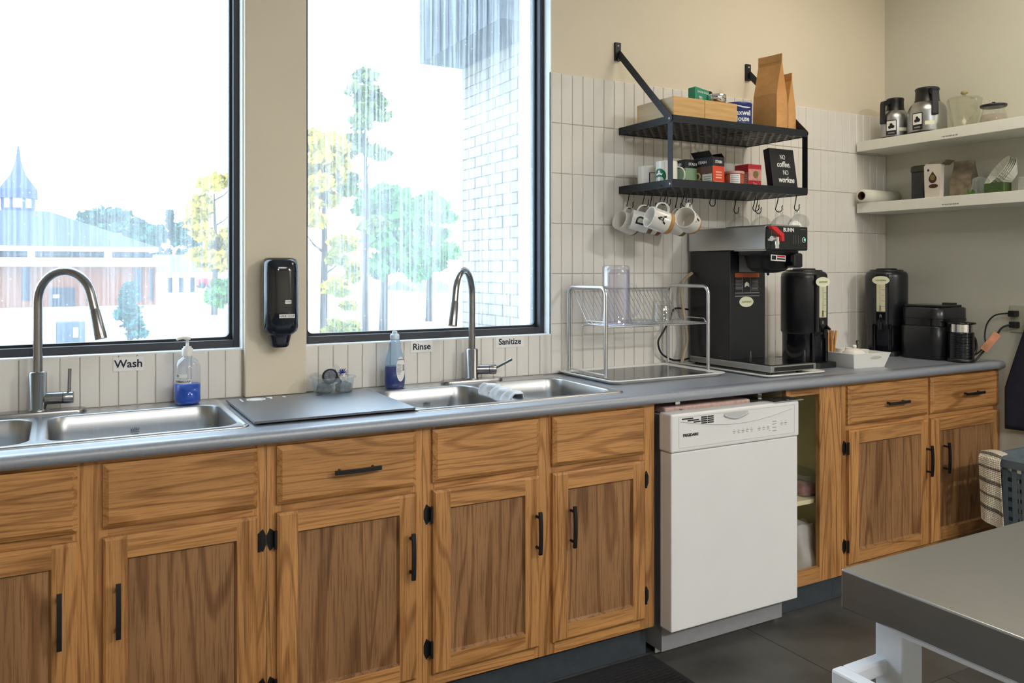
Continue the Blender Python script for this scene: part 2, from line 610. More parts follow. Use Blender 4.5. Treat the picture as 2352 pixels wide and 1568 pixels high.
# ------------------------------------------------------------------ the room
XR, XL, YF, ZC = 3.81, -2.6, -7.6, 3.0          # right wall, left wall, wall behind the camera, ceiling
ZT = 0.914                                        # worktop
SILL = 1.0755
W1 = (-0.78, 0.535)                               # window openings
W2 = (0.740, 1.735)
WTOP = 2.62

def structure(o, label, cat):
    return tag(o, label, cat, kind='structure')

g = G()
g.box(XL, XR, 0.008, 0.26, 0, SILL - 0.004)
g.box(W2[1], XR, 0.008, 0.26, SILL - 0.004, ZC)
g.box(XL, W1[0], 0.008, 0.26, SILL - 0.004, ZC)
g.box(W1[0], W1[1], 0.008, 0.26, WTOP, ZC)
g.box(W2[0], W2[1], 0.008, 0.26, WTOP, ZC)
g.box(W1[1], W2[0], 0.008, 0.26, SILL - 0.004, ZC)
wall_back = structure(g.build('wall_back', 'wall_paint'), 'cream painted wall with white tiles and two large windows', 'wall')
G().box(W1[1], W2[0] - 0.002, -0.025, 0.008, ZT + 0.002, ZC).build('pillar', 'wall_paint', wall_back, bev=0.004)

def tile_piece(w, h, t=0.008, e=0.0022):
    v = [(0, t, 0), (w, t, 0), (w, t, h), (0, t, h), (0, e, 0), (w, e, 0), (w, e, h), (0, e, h),
         (e, 0, e), (w - e, 0, e), (w - e, 0, h - e), (e, 0, h - e)]
    f = [(0, 1, 5, 4), (1, 2, 6, 5), (2, 3, 7, 6), (3, 0, 4, 7), (4, 5, 9, 8), (5, 6, 10, 9), (6, 7, 11, 10), (7, 4, 8, 11), (8, 9, 10, 11)]
    me = bpy.data.meshes.new('tile')
    me.from_pydata(v, [], f)
    me.materials.append(MATS['tile_white'])
    return me

TILE = {}
def put_tile(x0, x1, z0, z1):
    gr = 0.0009
    w, h = round(x1 - x0 - 2 * gr, 4), round(z1 - z0 - 2 * gr, 4)
    if w < 0.006 or h < 0.01:
        return
    if (w, h) not in TILE:
        TILE[(w, h)] = tile_piece(w, h)
    o = bpy.data.objects.new('tile', TILE[(w, h)])
    COL.objects.link(o)
    o.parent = wall_back
    o.location = (x0 + gr, random.uniform(-0.0005, 0.0005), z0 + gr)

PITCH = 0.0527
zs = [2.132 - 0.2032 * k for k in range(6)] + [ZT + 0.001]
xs = [W2[1]] + [1.7835 + PITCH * k for k in range(39)]
xs = [x for x in xs if x < XR - 0.004] + [XR]
for k in range(6):
    for i in range(len(xs) - 1):
        put_tile(xs[i], xs[i + 1], zs[k + 1], zs[k])
xs = [W2[0]] + [0.7853 + PITCH * k for k in range(19)]
xs = [x for x in xs if x < W2[1] - 0.004] + [W2[1]]
for i in range(len(xs) - 1):
    put_tile(xs[i], xs[i + 1], ZT + 0.001, SILL)
xs = [0.0554 + PITCH * k for k in range(-7, 10)]
xs = [x for x in xs if x < W1[1] - 0.004] + [W1[1]]
for i in range(len(xs) - 1):
    put_tile(xs[i], xs[i + 1], ZT + 0.001, SILL)
# grout bed behind the tiles
g = G()
g.box(W2[1], XR, 0.0035, 0.0085, ZT, 2.131)
g.box(W1[0], W1[1], 0.0035, 0.0085, ZT, SILL - 0.001)
g.box(W2[0], W2[1], 0.0035, 0.0085, ZT, SILL - 0.001)
g.build('grout_bed', 'grout', wall_back)
# white trim along the tile edge at the window corner
G().box(W2[1] - 0.004, W2[1] + 0.0005, -0.0005, 0.008, SILL, 2.132).build('tile_edge_trim', 'white_paint', wall_back)

structure(G().box(XR, XR + 0.15, YF, 0.26, 0, ZC).build('wall_right', 'wall_green'), 'grey-green painted side wall carrying two white shelves', 'wall')
structure(G().box(XL - 0.15, XL, YF, 0.26, 0, ZC).build('wall_left', 'wall_paint'), 'cream painted wall at the far end of the sinks', 'wall')
structure(G().box(XL - 0.15, XR + 0.15, YF - 0.15, YF, 0, ZC).build('wall_front', 'wall_paint'), 'cream painted wall facing the windows', 'wall')
structure(G().box(XL - 0.15, XR + 0.15, YF - 0.15, 0.26, ZC, ZC + 0.12).build('ceiling', 'ceiling_paint'), 'off-white ceiling with light fixtures', 'ceiling')
floor = structure(G().box(XL - 0.15, XR + 0.15, YF - 0.15, 0.26, -0.12, -0.003).build('floor', 'floor_grout'), 'dark slate-look tiled floor', 'floor')
ft = {}
def floor_tile(x0, x1, y0, y1):
    k = (round(x1 - x0, 3), round(y1 - y0, 3))
    if k not in ft:
        gg = G()
        w, d = k[0] - 0.003, k[1] - 0.003
        gg.box(0, w, 0, d, -0.003, 0.0)
        me = bpy.data.meshes.new('floor_tile')
        me.from_pydata(gg.v, [], gg.f)
        me.materials.append(MATS['floor_tile_slate'])
        ft[k] = me
    o = bpy.data.objects.new('floor_tile', ft[k])
    COL.objects.link(o)
    o.parent = floor
    o.location = (x0 + 0.0015, y0 + 0.0015, 0)
for j in range(12):
    sh = 0.305 * (j % 2)
    for i in range(-5, 8):
        x0 = i * 0.61 + sh - 0.2
        y1 = -0.537 - j * 0.61
        if x0 + 0.61 > XR + 0.1 or y1 - 0.61 < YF - 0.1:
            floor_tile(x0, min(x0 + 0.61, XR + 0.1), max(y1 - 0.61, YF - 0.1), y1) if x0 < XR and y1 > YF else None
        else:
            floor_tile(x0, x0 + 0.61, y1 - 0.61, y1)

# ------------------------------------------------------------------ windows
def window(name, x0, x1, pane, label):
    yw = 0.050
    fw, bw = 0.023, 0.0255
    g = G()
    g.box(x0, x0 + fw, yw, 0.13, SILL, WTOP)
    g.box(x1 - fw, x1, yw, 0.13, SILL, WTOP)
    g.box(x0 + fw, x1 - fw, yw, 0.13, SILL, SILL + bw)
    g.box(x0 + fw, x1 - fw, yw, 0.13, WTOP - fw, WTOP)
    w = structure(g.build(name, 'bronze_frame', bev=0.0015), label, 'window')
    # stepped glazing bead with rounded inner corners
    a, b = 0.020, 0.008
    xi0, xi1, zi0, zi1 = x0 + fw, x1 - fw, SILL + bw, WTOP - fw
    def ring(d, r, y):
        return [(p[0], y, p[1]) for p in rrect(xi0 + d, xi1 - d, zi0 + d, zi1 - d, r, 5)]
    G().rings([ring(0.0, 0.002, 0.082), ring(b, 0.018, 0.082), ring(b, 0.018, 0.112), ring(0.0, 0.002, 0.112), ring(0.0, 0.002, 0.082)], 0, False, True, False, False).build('gasket', 'gasket', w)
    G().box(xi0, xi1, 0.094, 0.098, zi0, zi1).build('glass_pane', pane, w)
    # painted reveal around the opening
    g = G()
    t = 0.004
    g.box(x0 - 0.0005, x0 + t, 0.0, yw, SILL, WTOP)
    g.box(x1 - t, x1 + 0.0005, 0.0, yw, SILL, WTOP)
    g.box(x0, x1, 0.0, yw, WTOP - t, WTOP)
    g.box(x0, x1, 0.0005, yw, SILL - 0.004, SILL + 0.0008)
    g.build('reveal', 'white_paint', w)
    g = G()
    g.box(x0 - 0.02, x1 + 0.02, 0.13, 0.262, SILL - 0.03, SILL + 0.004)
    g.build('outer_sill', 'bronze_frame', w)
    return w
window('window_1', W1[0], W1[1], 'pane_left', 'wide dark-framed window looking out to the spired church')
window('window_2', W2[0], W2[1], 'pane_right', 'tall dark-framed window misted with condensation runs')

# ------------------------------------------------------------------ ceiling fixtures and added fill panel
def ceiling_light(label, x, y, sx, sy, col, power, drop=0.02):
    t = thing('ceiling_light', label, 'lamp', (x, y, ZC))
    G().box(-sx / 2 - 0.03, sx / 2 + 0.03, -sy / 2 - 0.03, sy / 2 + 0.03, -drop, 0).build('housing', 'white_paint', t, local=True, bev=0.004)
    mn = 'lamp_glow_%s' % label.replace(' ', '_')
    M(mn, (0.9, 0.9, 0.88), 0.5, emit=col, estr=power)
    G().box(-sx / 2, sx / 2, -sy / 2, sy / 2, -drop - 0.012, -drop).build('diffuser', mn, t, local=True)
ceiling_light('square ceiling lamp over the room, towards the side wall', 3.35, -5.0, 0.36, 0.36, (1.0, 0.99, 0.97), LAMP_MAIN)
ceiling_light('square ceiling lamp over the room, on the sink side', 0.5, -5.0, 0.36, 0.36, (1.0, 0.99, 0.98), LAMP_LEFT)
ceiling_light('long added fill light panel in the middle of the ceiling', 1.2, -3.5, 1.2, 0.6, (1.0, 0.99, 0.98), LAMP_FILL)  # unseen panel added as fill light for the whole room
ceiling_light('small warm ceiling lamp near the corner shelves', 2.9, -1.0, 0.60, 0.60, (1.0, 0.89, 0.71), LAMP_CORNER)

# ------------------------------------------------------------------ worktop
SINKS = [(-0.475, 0.452), (0.918, 1.706)]      # outer rims in x
SY0, SY1 = -0.535, -0.030                      # rims front / back
HX = [(a + 0.02, b - 0.02) for a, b in SINKS]
HY0, HY1 = SY0 + 0.02, SY1 - 0.02
WX0 = -1.6
g = G()
nose = [(-0.560, ZT), (-0.605, ZT)] + [(-0.605 - 0.0175 * sin(t), ZT - 0.0175 + 0.0175 * cos(t)) for t in [PI * k / 8 for k in range(1, 8)]] + [(-0.605, ZT - 0.035), (-0.560, ZT - 0.035)]
g.prism([(y, z) for y, z in nose], WX0, XR - 0.001, 'yz', 0, True)
g.box(WX0, XR - 0.001, HY1, -0.0005, ZT - 0.03, ZT)
g.box(WX0, XR - 0.001, -0.560, HY0, ZT - 0.03, ZT)
cuts = [WX0, HX[0][0], HX[0][1], HX[1][0], HX[1][1], XR - 0.001]
for a, b in ((0, 1), (2, 3), (4, 5)):
    g.box(cuts[a], cuts[b], HY0, HY1, ZT - 0.03, ZT)
tag(g.build('worktop', 'laminate'), 'grey laminate worktop with rounded front edge running under the windows', 'worktop')

# ------------------------------------------------------------------ cabinets
FY = -0.583                                    # face frame front
def handle_bar(parent, x, z, vertical=True, L=0.132, y=-0.600):
    g = G()
    n = 9
    for k in range(n):
        t0, t1 = k / n, (k + 1) / n
        def pt(t):
            s = (t - 0.5) * L
            return s, y - 0.024 - 0.004 * (1 - (2 * t - 1) ** 2)
        (s0, d0), (s1, d1) = pt(t0), pt(t1)
        h = 0.0055
        if vertical:
            v = [(x - h, d0 - 0.004, z + s0), (x + h, d0 - 0.004, z + s0), (x + h, d0 + 0.004, z + s0), (x - h, d0 + 0.004, z + s0),
                 (x - h, d1 - 0.004, z + s1), (x + h, d1 - 0.004, z + s1), (x + h, d1 + 0.004, z + s1), (x - h, d1 + 0.004, z + s1)]
        else:
            v = [(x + s0, d0 - 0.004, z + h), (x + s0, d0 - 0.004, z - h), (x + s0, d0 + 0.004, z - h), (x + s0, d0 + 0.004, z + h),
                 (x + s1, d1 - 0.004, z + h), (x + s1, d1 - 0.004, z - h), (x + s1, d1 + 0.004, z - h), (x + s1, d1 + 0.004, z + h)]
        g.add(v, [(0, 1, 5, 4), (1, 2, 6, 5), (2, 3, 7, 6), (3, 0, 4, 7), (3, 2, 1, 0), (4, 5, 6, 7)])
    for q in (-0.048, 0.048):
        p = (x, z + q) if vertical else (x + q, z)
        g.cyl((p[0], y + 0.0005, p[1]), (p[0], y - 0.026, p[1]), 0.0045, n=10)
    return g.build('handle', 'black_handle', parent)

def hinge(parent, x, z, side):
    g = G()
    g.cyl((x, -0.597, z - 0.024), (x, -0.597, z + 0.024), 0.0042, n=10)
    w = 0.020 * side
    pr = [(x, z - 0.020), (x + w * 0.6, z - 0.030), (x + w, z - 0.012), (x + w, z + 0.012), (x + w * 0.6, z + 0.030), (x, z + 0.020)]
    if side < 0:
        pr = pr[::-1]
    g.prism(pr, FY - 0.0022, FY + 0.0005, 'xz')
    return g.build('hinge', 'black_handle', parent)

DZ0, DZ1, RZ0, RZ1 = 0.152, 0.690, 0.712, 0.868
def door(cab, x0, x1, handle=None, hinges=None, z0=DZ0, z1=DZ1):
    fw = 0.054
    g = G()
    yb, yf = FY, -0.602
    e = 0.007
    def stile(a, b, la, lb):
        g.box(a, b, yf, yb, z0, z1, 0)
    # two stiles (grain upright) and two rails (grain sideways), outer edge routed
    L, R_, B, T = x0, x1, z0, z1
    def bar(xa, xb, za, zb, m, edges):
        xa2, xb2, za2, zb2 = xa + (e if 'l' in edges else 0), xb - (e if 'r' in edges else 0), za + (e if 'b' in edges else 0), zb - (e if 't' in edges else 0)
        v = [(xa, yb, za), (xb, yb, za), (xb, yb, zb), (xa, yb, zb), (xa, yf + 0.006, za), (xb, yf + 0.006, za), (xb, yf + 0.006, zb), (xa, yf + 0.006, zb),
             (xa2, yf, za2), (xb2, yf, za2), (xb2, yf, zb2), (xa2, yf, zb2)]
        f = [(3, 2, 1, 0), (0, 1, 5, 4), (1, 2, 6, 5), (2, 3, 7, 6), (3, 0, 4, 7), (4, 5, 9, 8), (5, 6, 10, 9), (6, 7, 11, 10), (7, 4, 8, 11), (8, 9, 10, 11)]
        g.add(v, f, m)
    bar(L, L + fw, B, T, 0, 'lbt')
    bar(R_ - fw, R_, B, T, 0, 'rbt')
    bar(L + fw, R_ - fw, T - fw, T, 1, 't')
    bar(L + fw, R_ - fw, B, B + fw, 1, 'b')
    d = g.build('door', ['oak_v', 'oak_h'], cab)
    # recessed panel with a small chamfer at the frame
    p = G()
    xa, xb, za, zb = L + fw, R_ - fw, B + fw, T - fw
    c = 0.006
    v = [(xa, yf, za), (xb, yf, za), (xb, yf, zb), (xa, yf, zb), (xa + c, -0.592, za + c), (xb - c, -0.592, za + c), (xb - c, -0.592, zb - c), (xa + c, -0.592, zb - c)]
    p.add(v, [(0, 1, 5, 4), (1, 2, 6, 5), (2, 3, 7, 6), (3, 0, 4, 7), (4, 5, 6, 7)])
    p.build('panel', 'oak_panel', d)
    if handle is not None:
        handle_bar(d, handle, 0.518, True, y=-0.602)
    if hinges:
        x, side = hinges
        for z in (0.620, 0.226):
            hinge(d, x, z, side)
    return d

def drawer_front(cab, x0, x1, handle=False, hx=None):
    g = G()
    yf, yb, e = -0.602, FY, 0.013
    v = [(x0, yb, RZ0), (x1, yb, RZ0), (x1, yb, RZ1), (x0, yb, RZ1), (x0, yf + 0.009, RZ0), (x1, yf + 0.009, RZ0), (x1, yf + 0.009, RZ1), (x0, yf + 0.009, RZ1),
         (x0 + e, yf, RZ0 + e), (x1 - e, yf, RZ0 + e), (x1 - e, yf, RZ1 - e), (x0 + e, yf, RZ1 - e)]
    f = [(3, 2, 1, 0), (0, 1, 5, 4), (1, 2, 6, 5), (2, 3, 7, 6), (3, 0, 4, 7), (4, 5, 9, 8), (5, 6, 10, 9), (6, 7, 11, 10), (7, 4, 8, 11), (8, 9, 10, 11)]
    g.add(v, f)
    d = g.build('drawer_front', 'oak_h', cab)
    if handle:
        handle_bar(d, hx if hx else (x0 + x1) / 2, 0.785, False, y=-0.602)
    return d

def cabinet(label, x0, x1, stiles, openings_only=False, interior='dark_gap', sink=None):
    t = thing('base_cabinet', label, 'cabinet', ((x0 + x1) / 2, -0.30, 0.0))
    g = G()                                      # carcass: sides, back, bottom
    top = ZT - 0.037 if sink is None else 0.70
    g.box(x0 + 0.0005, x0 + 0.016, FY + 0.019, -0.02, 0.10, top)
    g.box(x1 - 0.016, x1 - 0.0005, FY + 0.019, -0.02, 0.10, top)
    g.box(x0 + 0.016, x1 - 0.016, -0.03, -0.02, 0.10, top)
    g.box(x0 + 0.016, x1 - 0.016, FY + 0.019, -0.03, 0.10, 0.125)
    g.build('carcass', interior, t)
    g = G()                                      # face frame
    for a, b in stiles:
        g.box(a, b, FY, FY + 0.019, 0.112, ZT - 0.036, 0)
    edges = sorted(stiles)
    for (a0, a1), (b0, b1) in zip(edges[:-1], edges[1:]):
        g.box(a1, b0, FY + 0.0003, FY + 0.019, 0.848, ZT - 0.036, 1)
        g.box(a1, b0, FY + 0.0003, FY + 0.019, 0.112, 0.168, 1)
        if not openings_only:
            g.box(a1, b0, FY + 0.0003, FY + 0.019, 0.684, 0.722, 1)
    g.build('face_frame', ['oak_v', 'oak_h'], t)
    G().box(x0, x1, -0.537, -0.525, 0.0, 0.112).build('toe_kick', 'vinyl_base', t)
    return t

c = cabinet('oak sink cabinet under the Wash sink', -0.36, 0.482, [(-0.36, -0.33), (0.028, 0.104), (0.446, 0.482)], sink=1)
drawer_front(c, -0.330, 0.039)
drawer_front(c, 0.0925, 0.457)
door(c, -0.330, 0.039, 0.001, (-0.333, -1))
door(c, 0.0925, 0.457, 0.125, (0.461, 1))
c = cabinet('oak cabinet below the dark board, its drawer with a black bar handle', 0.483, 0.929, [(0.483, 0.520), (0.892, 0.929)])
drawer_front(c, 0.507, 0.905, True, 0.722)
door(c, 0.507, 0.905, 0.884, (0.503, -1))
c = cabinet('oak sink cabinet under the Rinse and Sanitize sink', 0.930, 1.788, [(0.930, 0.968), (1.308, 1.384), (1.726, 1.788)], sink=1)
drawer_front(c, 0.957, 1.320)
drawer_front(c, 1.370, 1.738)
door(c, 0.957, 1.320, 1.306, (0.953, -1))
door(c, 1.370, 1.738, 1.434, (1.742, 1))
c = cabinet('narrow open-front cabinet with cream interior beside the dishwasher', 2.425, 2.738, [(2.425, 2.450), (2.612, 2.738)], True, 'cab_interior')
G().box(2.441, 2.722, -0.545, -0.03, 0.408, 0.425).build('shelf', 'cab_interior', c, bev=0.001)
c = cabinet('oak cabinet in the corner with two doors and two handled drawers', 2.739, 3.808, [(2.739, 2.790), (3.262, 3.306), (3.775, 3.808)])
drawer_front(c, 2.764, 3.272, True, 3.044)
drawer_front(c, 3.294, 3.800, True, 3.573)
door(c, 2.767, 3.272, 3.257, (2.763, -1))
door(c, 3.297, 3.800, 3.377)

# things inside the open cabinet
t = thing('plastic_tub', 'clear plastic tub with pink contents on the cabinet shelf', 'tub', (2.652, -0.45, 0.4255))
G().rings([[(x, y, z) for x, y in rrect(-0.06 * k, 0.06 * k, -0.08 * k, 0.08 * k, 0.02)] for z, k in ((0, 0.86), (0.085, 1.0), (0.088, 1.06), (0.09, 1.06))], 0, True, True, True, False).build('body', 'tub_plastic', t, local=True)
G().rings([[(x, y, z) for x, y in rrect(-0.052 * k, 0.052 * k, -0.07 * k, 0.07 * k, 0.018)] for z, k in ((0.003, 0.86), (0.03, 0.95), (0.045, 0.6), (0.05, 0.2))], 0, True).build('contents', M('pink_stuff', '#c98484', 0.7, var=0.3, vscale=60), t, local=True)
g = G()
def bagfn(u, v):
    a = 2 * PI * u
    k = 1 + 0.10 * sin(3 * a + 5 * v) + 0.06 * sin(7 * a)
    w = (0.055 * (1 - 0.15 * v)) * k
    return (w * cos(a), 0.09 * (1 - 0.45 * v) * k * sin(a), 0.175 * v + 0.006 * sin(5 * a) * v)
g.sheet(bagfn, 28, 10)
g.add([bagfn(i / 28, 1) for i in range(28)], [list(range(28))])
tag(g.build('paper_bag', 'bag_white'), 'crumpled white bag on the floor of the open cabinet', 'bag').location = (2.650, -0.45, 0.1258)

# ------------------------------------------------------------------ dishwasher
dw = thing('dishwasher', 'white dishwasher pulled slightly out of the oak cabinets', 'dishwasher', (2.105, -0.35, 0.0))
DX0, DX1, DY = 1.803, 2.408, -0.655
G().box(DX0 + 0.012, DX1 - 0.012, -0.590, -0.05, 0.02, 0.835).build('tub_body', M('dw_body', '#8d8d90', 0.5), dw)
G().box(DX0, DX1, DY, DY + 0.060, 0.112, 0.716).build('door', 'white_enamel', dw, bev=0.004)
cp = G().box(DX0 - 0.004, DX1 + 0.004, DY - 0.004, DY + 0.062, 0.7175, 0.848).build('control_panel', 'white_enamel', dw, bev=0.007, seg=3)
yp = DY - 0.0045
g = G()                                          # raised face with the curved upper band
arc = [(DX0 + 0.035 + (DX1 - DX0 - 0.07) * k / 16, 0.822 - 0.030 * sin(PI * k / 16)) for k in range(17)]
g.tube([(x, yp, z) for x, z in arc], 0.0012, 6)
fr = [(DX0 + 0.03, 0.732), (DX1 - 0.022, 0.732), (DX1 - 0.022, 0.836), (DX0 + 0.03, 0.836)]
for a, b in zip(fr, fr[1:] + fr[:1]):
    g.tube([(a[0], yp + 0.0006, a[1]), (b[0], yp + 0.0006, b[1])], 0.0009, 6)
g.build('face_bead', M('bead_grey', '#c2c2c2', 0.4), cp)
for k in range(4):                               # vent slots
    z = 0.829 - 0.0068 * k
    x0 = 1.845 + 0.026 * k
    for a, b in ((x0, min(x0 + 0.05, 1.928)), (1.931, 1.958), (1.961, 1.988)):
        if b - a > 0.006:
            G().box(a, b, yp - 0.0006, yp + 0.004, z - 0.0022, z + 0.0022).build('vent_slot', 'ink_black', cp)
g = G()                                          # latch recess
pts = [(2.035 + 0.115 * k / 10, 0.826 - 0.014 * sin(PI * k / 10)) for k in range(11)]
g.tube([(x, yp - 0.002, z) for x, z in pts], [0.0035] * 11, 8)
g.build('latch', M('latch_grey', '#b9bcc0', 0.3), cp)
G().prism([(x, z + 0.001) for x, z in pts] + [(2.15, 0.834), (2.035, 0.834)], yp - 0.0005, yp + 0.002, 'xz').build('latch_recess', 'bead_grey', cp)
text('FRIGIDAIRE', 0.0135, (1.884, yp - 0.0004, 0.773), (1, 0, 0), (0, 0, 1), 'ink_black', cp, 'brand_name', bold=0.0004)
for grp in ((2.078, 5, 0.021), (2.200, 3, 0.022)):
    for k in range(grp[1]):
        x = grp[0] + grp[2] * k
        g = G()
        g.box(x, x + 0.013, yp - 0.0004, yp + 0.001, 0.764, 0.7662)
        g.box(x + 0.002, x + 0.011, yp - 0.0004, yp + 0.001, 0.758, 0.7598)
        g.box(x + 0.005, x + 0.007, yp - 0.0004, yp + 0.001, 0.7695, 0.7715)
        g.build('button_print', 'ink_grey', cp)
for z in (0.782, 0.772, 0.760, 0.748):
    G().box(2.273, 2.292, yp - 0.0004, yp + 0.001, z, z + 0.0022).build('status_print', 'ink_grey', cp)
for x in (2.314, 2.334):
    g = G()
    g.box(x, x + 0.012, yp - 0.0004, yp + 0.001, 0.772, 0.7745)
    g.box(x + 0.001, x + 0.010, yp - 0.0004, yp + 0.001, 0.766, 0.7675)
    g.box(x + 0.004, x + 0.006, yp - 0.0004, yp + 0.001, 0.780, 0.782)
    g.build('button_print', 'ink_grey', cp)
G().lathe([(0.0, 0), (0.003, 0.0005), (0.003, 0.001), (0.0, 0.0012)], (0, 0, 0), 10).build('status_light', M('amber', '#a8a060', 0.3), cp, local=True).location = (2.258 - 2.105, yp - 0.001 + 0.35, 0.752)
kick = G().prism([(1.816, 0.002), (2.412, 0.002), (2.410, 0.10), (2.40, 0.112), (1.822, 0.118), (1.816, 0.104)], -0.556, -0.552, 'xz').build('kick_plate', 'white_enamel', dw, bev=0.001)
for x, z in ((1.838, 0.030), (2.392, 0.032)):
    g = G()
    g.cyl((x, -0.5595, z), (x, -0.555, z), 0.006, n=12)
    g.build('screw', 'chrome', kick)
for x in (1.90, 2.30):
    g = G()
    g.box(x, x + 0.02, -0.60, -0.560, 0.8485, 0.851)
    g.box(x, x + 0.02, -0.5625, -0.560, 0.851, 0.876)
    g.build('mounting_tab', 'chrome', dw)
G().box(DX0 + 0.03, DX1 - 0.17, -0.585, -0.20, 0.8355, 0.858).build('insulation', 'pink_insul', dw, bev=0.006)
t = thing('metal_plate', 'flat grey metal plate lying on top of the dishwasher front', 'plate', (2.36, -0.615, 0.8485))
G().box(-0.075, 0.075, -0.045, 0.04, 0, 0.004).build('plate', 'chrome', t, local=True, bev=0.001)
G().box(-0.066, 0.066, -0.037, 0.032, 0.004, 0.0048).build('insert', 'dark_gap', t, local=True)
G().box(-0.004, 0.004, -0.037, 0.032, 0.0048, 0.006).build('divider', 'chrome', t, local=True)

# ------------------------------------------------------------------ sinks
def sink(label, x0, x1, bowls, crown):
    t = thing('double_sink', label, 'sink', ((x0 + x1) / 2, (SY0 + SY1) / 2, ZT))
    zt = ZT + 0.004
    g = G()
    by0, by1 = -0.507, -0.118
    xs = [x0] + [v for b in bowls for v in (b[0] - 0.012, b[1] + 0.012)] + [x1]
    ya, yb = by0 - 0.012, by1 + 0.012
    o = rrect(x0, x1, SY0, SY1, 0.030, 8)
    # raised outer bead
    R = []
    for d, z in ((0.0, ZT + 0.0003), (0.001, zt - 0.0008), (0.004, zt + 0.0018), (0.010, zt + 0.0016), (0.015, zt - 0.0004)):
        R.append([(p[0], p[1], z) for p in rrect(x0 + d, x1 - d, SY0 + d, SY1 - d, 0.030 - d * 0.8, 8)])
    g.rings(R, 0, True, True, False, False)
    q = 0.0148
    g.box(x0 + q, x1 - q, SY0 + q, ya, zt - 0.002, zt - 0.0002)
    g.box(x0 + q, x1 - q, yb, SY1 - q, zt - 0.002, zt - 0.0002)
    for a, b in zip(xs[0::2], xs[1::2]):
        a2, b2 = max(a, x0 + q), min(b, x1 - q)
        if b2 > a2:
            g.box(a2, b2, ya, yb, zt - 0.002, zt - 0.0002)
    g.build('rim', 'steel_x', t)
    for b in bowls:
        g = G()
        r, n = 0.060, 8
        top = rrect(b[0], b[1], by0, by1, r, n)
        sq = []
        for (px_, py_) in top:                      # square outline matching the rounded one
            k = len(sq) // (n + 1)
            i = len(sq) % (n + 1)
            cx, cy = ((b[1] + 0.012, yb), (b[0] - 0.012, yb), (b[0] - 0.012, ya), (b[1] + 0.012, ya))[k]
            mid = n / 2
            along = abs(i - mid) / mid
            if i < mid:
                tgt = ((b[1] + 0.012, py_), (px_, yb), (b[0] - 0.012, py_), (px_, ya))[k]
            elif i > mid:
                tgt = ((px_, yb), (b[0] - 0.012, py_), (px_, ya), (b[1] + 0.012, py_))[k]
            else:
                tgt = (cx, cy)
            sq.append(tgt)
        def rr(d, z, r2=None):
            return [(p[0], p[1], z) for p in rrect(b[0] + d, b[1] - d, by0 + d, by1 - d, max(0.02, r - d * 0.5), n)]
        rings = [[(p[0], p[1], zt - 0.0002) for p in sq], rr(0, zt - 0.0006), rr(0.003, zt - 0.004), rr(0.006, zt - 0.05), rr(0.012, zt - 0.165), rr(0.022, zt - 0.180), rr(0.05, zt - 0.188), rr(0.12, zt - 0.190)]
        g.rings(rings, 0, True, True, False, True)
        bw = g.build('bowl', 'steel_z', t)
        cx, cy = (b[0] + b[1]) / 2, (by0 + by1) / 2
        g = G()
        g.lathe([(0.0, 0.0004), (0.02, 0.0008), (0.042, 0.003), (0.045, 0.0016), (0.045, 0.0)], (cx, cy, zt - 0.1898), 20)
        g.build('drain', 'chrome', bw)
    cx, cz = crown
    g = G()                                          # small stamped crown on the back wall of the bowl
    y = by1 - 0.0095
    for k in range(5):
        a = (k - 2) * 0.0042
        g.prism([(cx + a - 0.0022, cz - 0.004), (cx + a + 0.0022, cz - 0.004), (cx + a * 1.4, cz + 0.006 - abs(k - 2) * 0.001)], y - 0.0015, y, 'xz')
    g.box(cx - 0.012, cx + 0.012, y - 0.0015, y, cz - 0.009, cz - 0.0065)
    g.box(cx - 0.010, cx + 0.010, y - 0.0015, y, cz - 0.0155, cz - 0.0135)
    g.box(cx - 0.007, cx + 0.007, y - 0.0015, y, cz - 0.020, cz - 0.0185)
    g.build('crown_stamp', M('stamp_grey', '#6a737a', 0.5), t)
    return t
sink('stainless double sink below the Wash sign', SINKS[0][0], SINKS[0][1], [(-0.455, -0.062), (-0.030, 0.432)], on_plane_y(310, 985, -0.128))
sink('stainless double sink below the Rinse and Sanitize signs', SINKS[1][0], SINKS[1][1], [(0.945, 1.298), (1.330, 1.682)], on_plane_y(981, 926, -0.128))

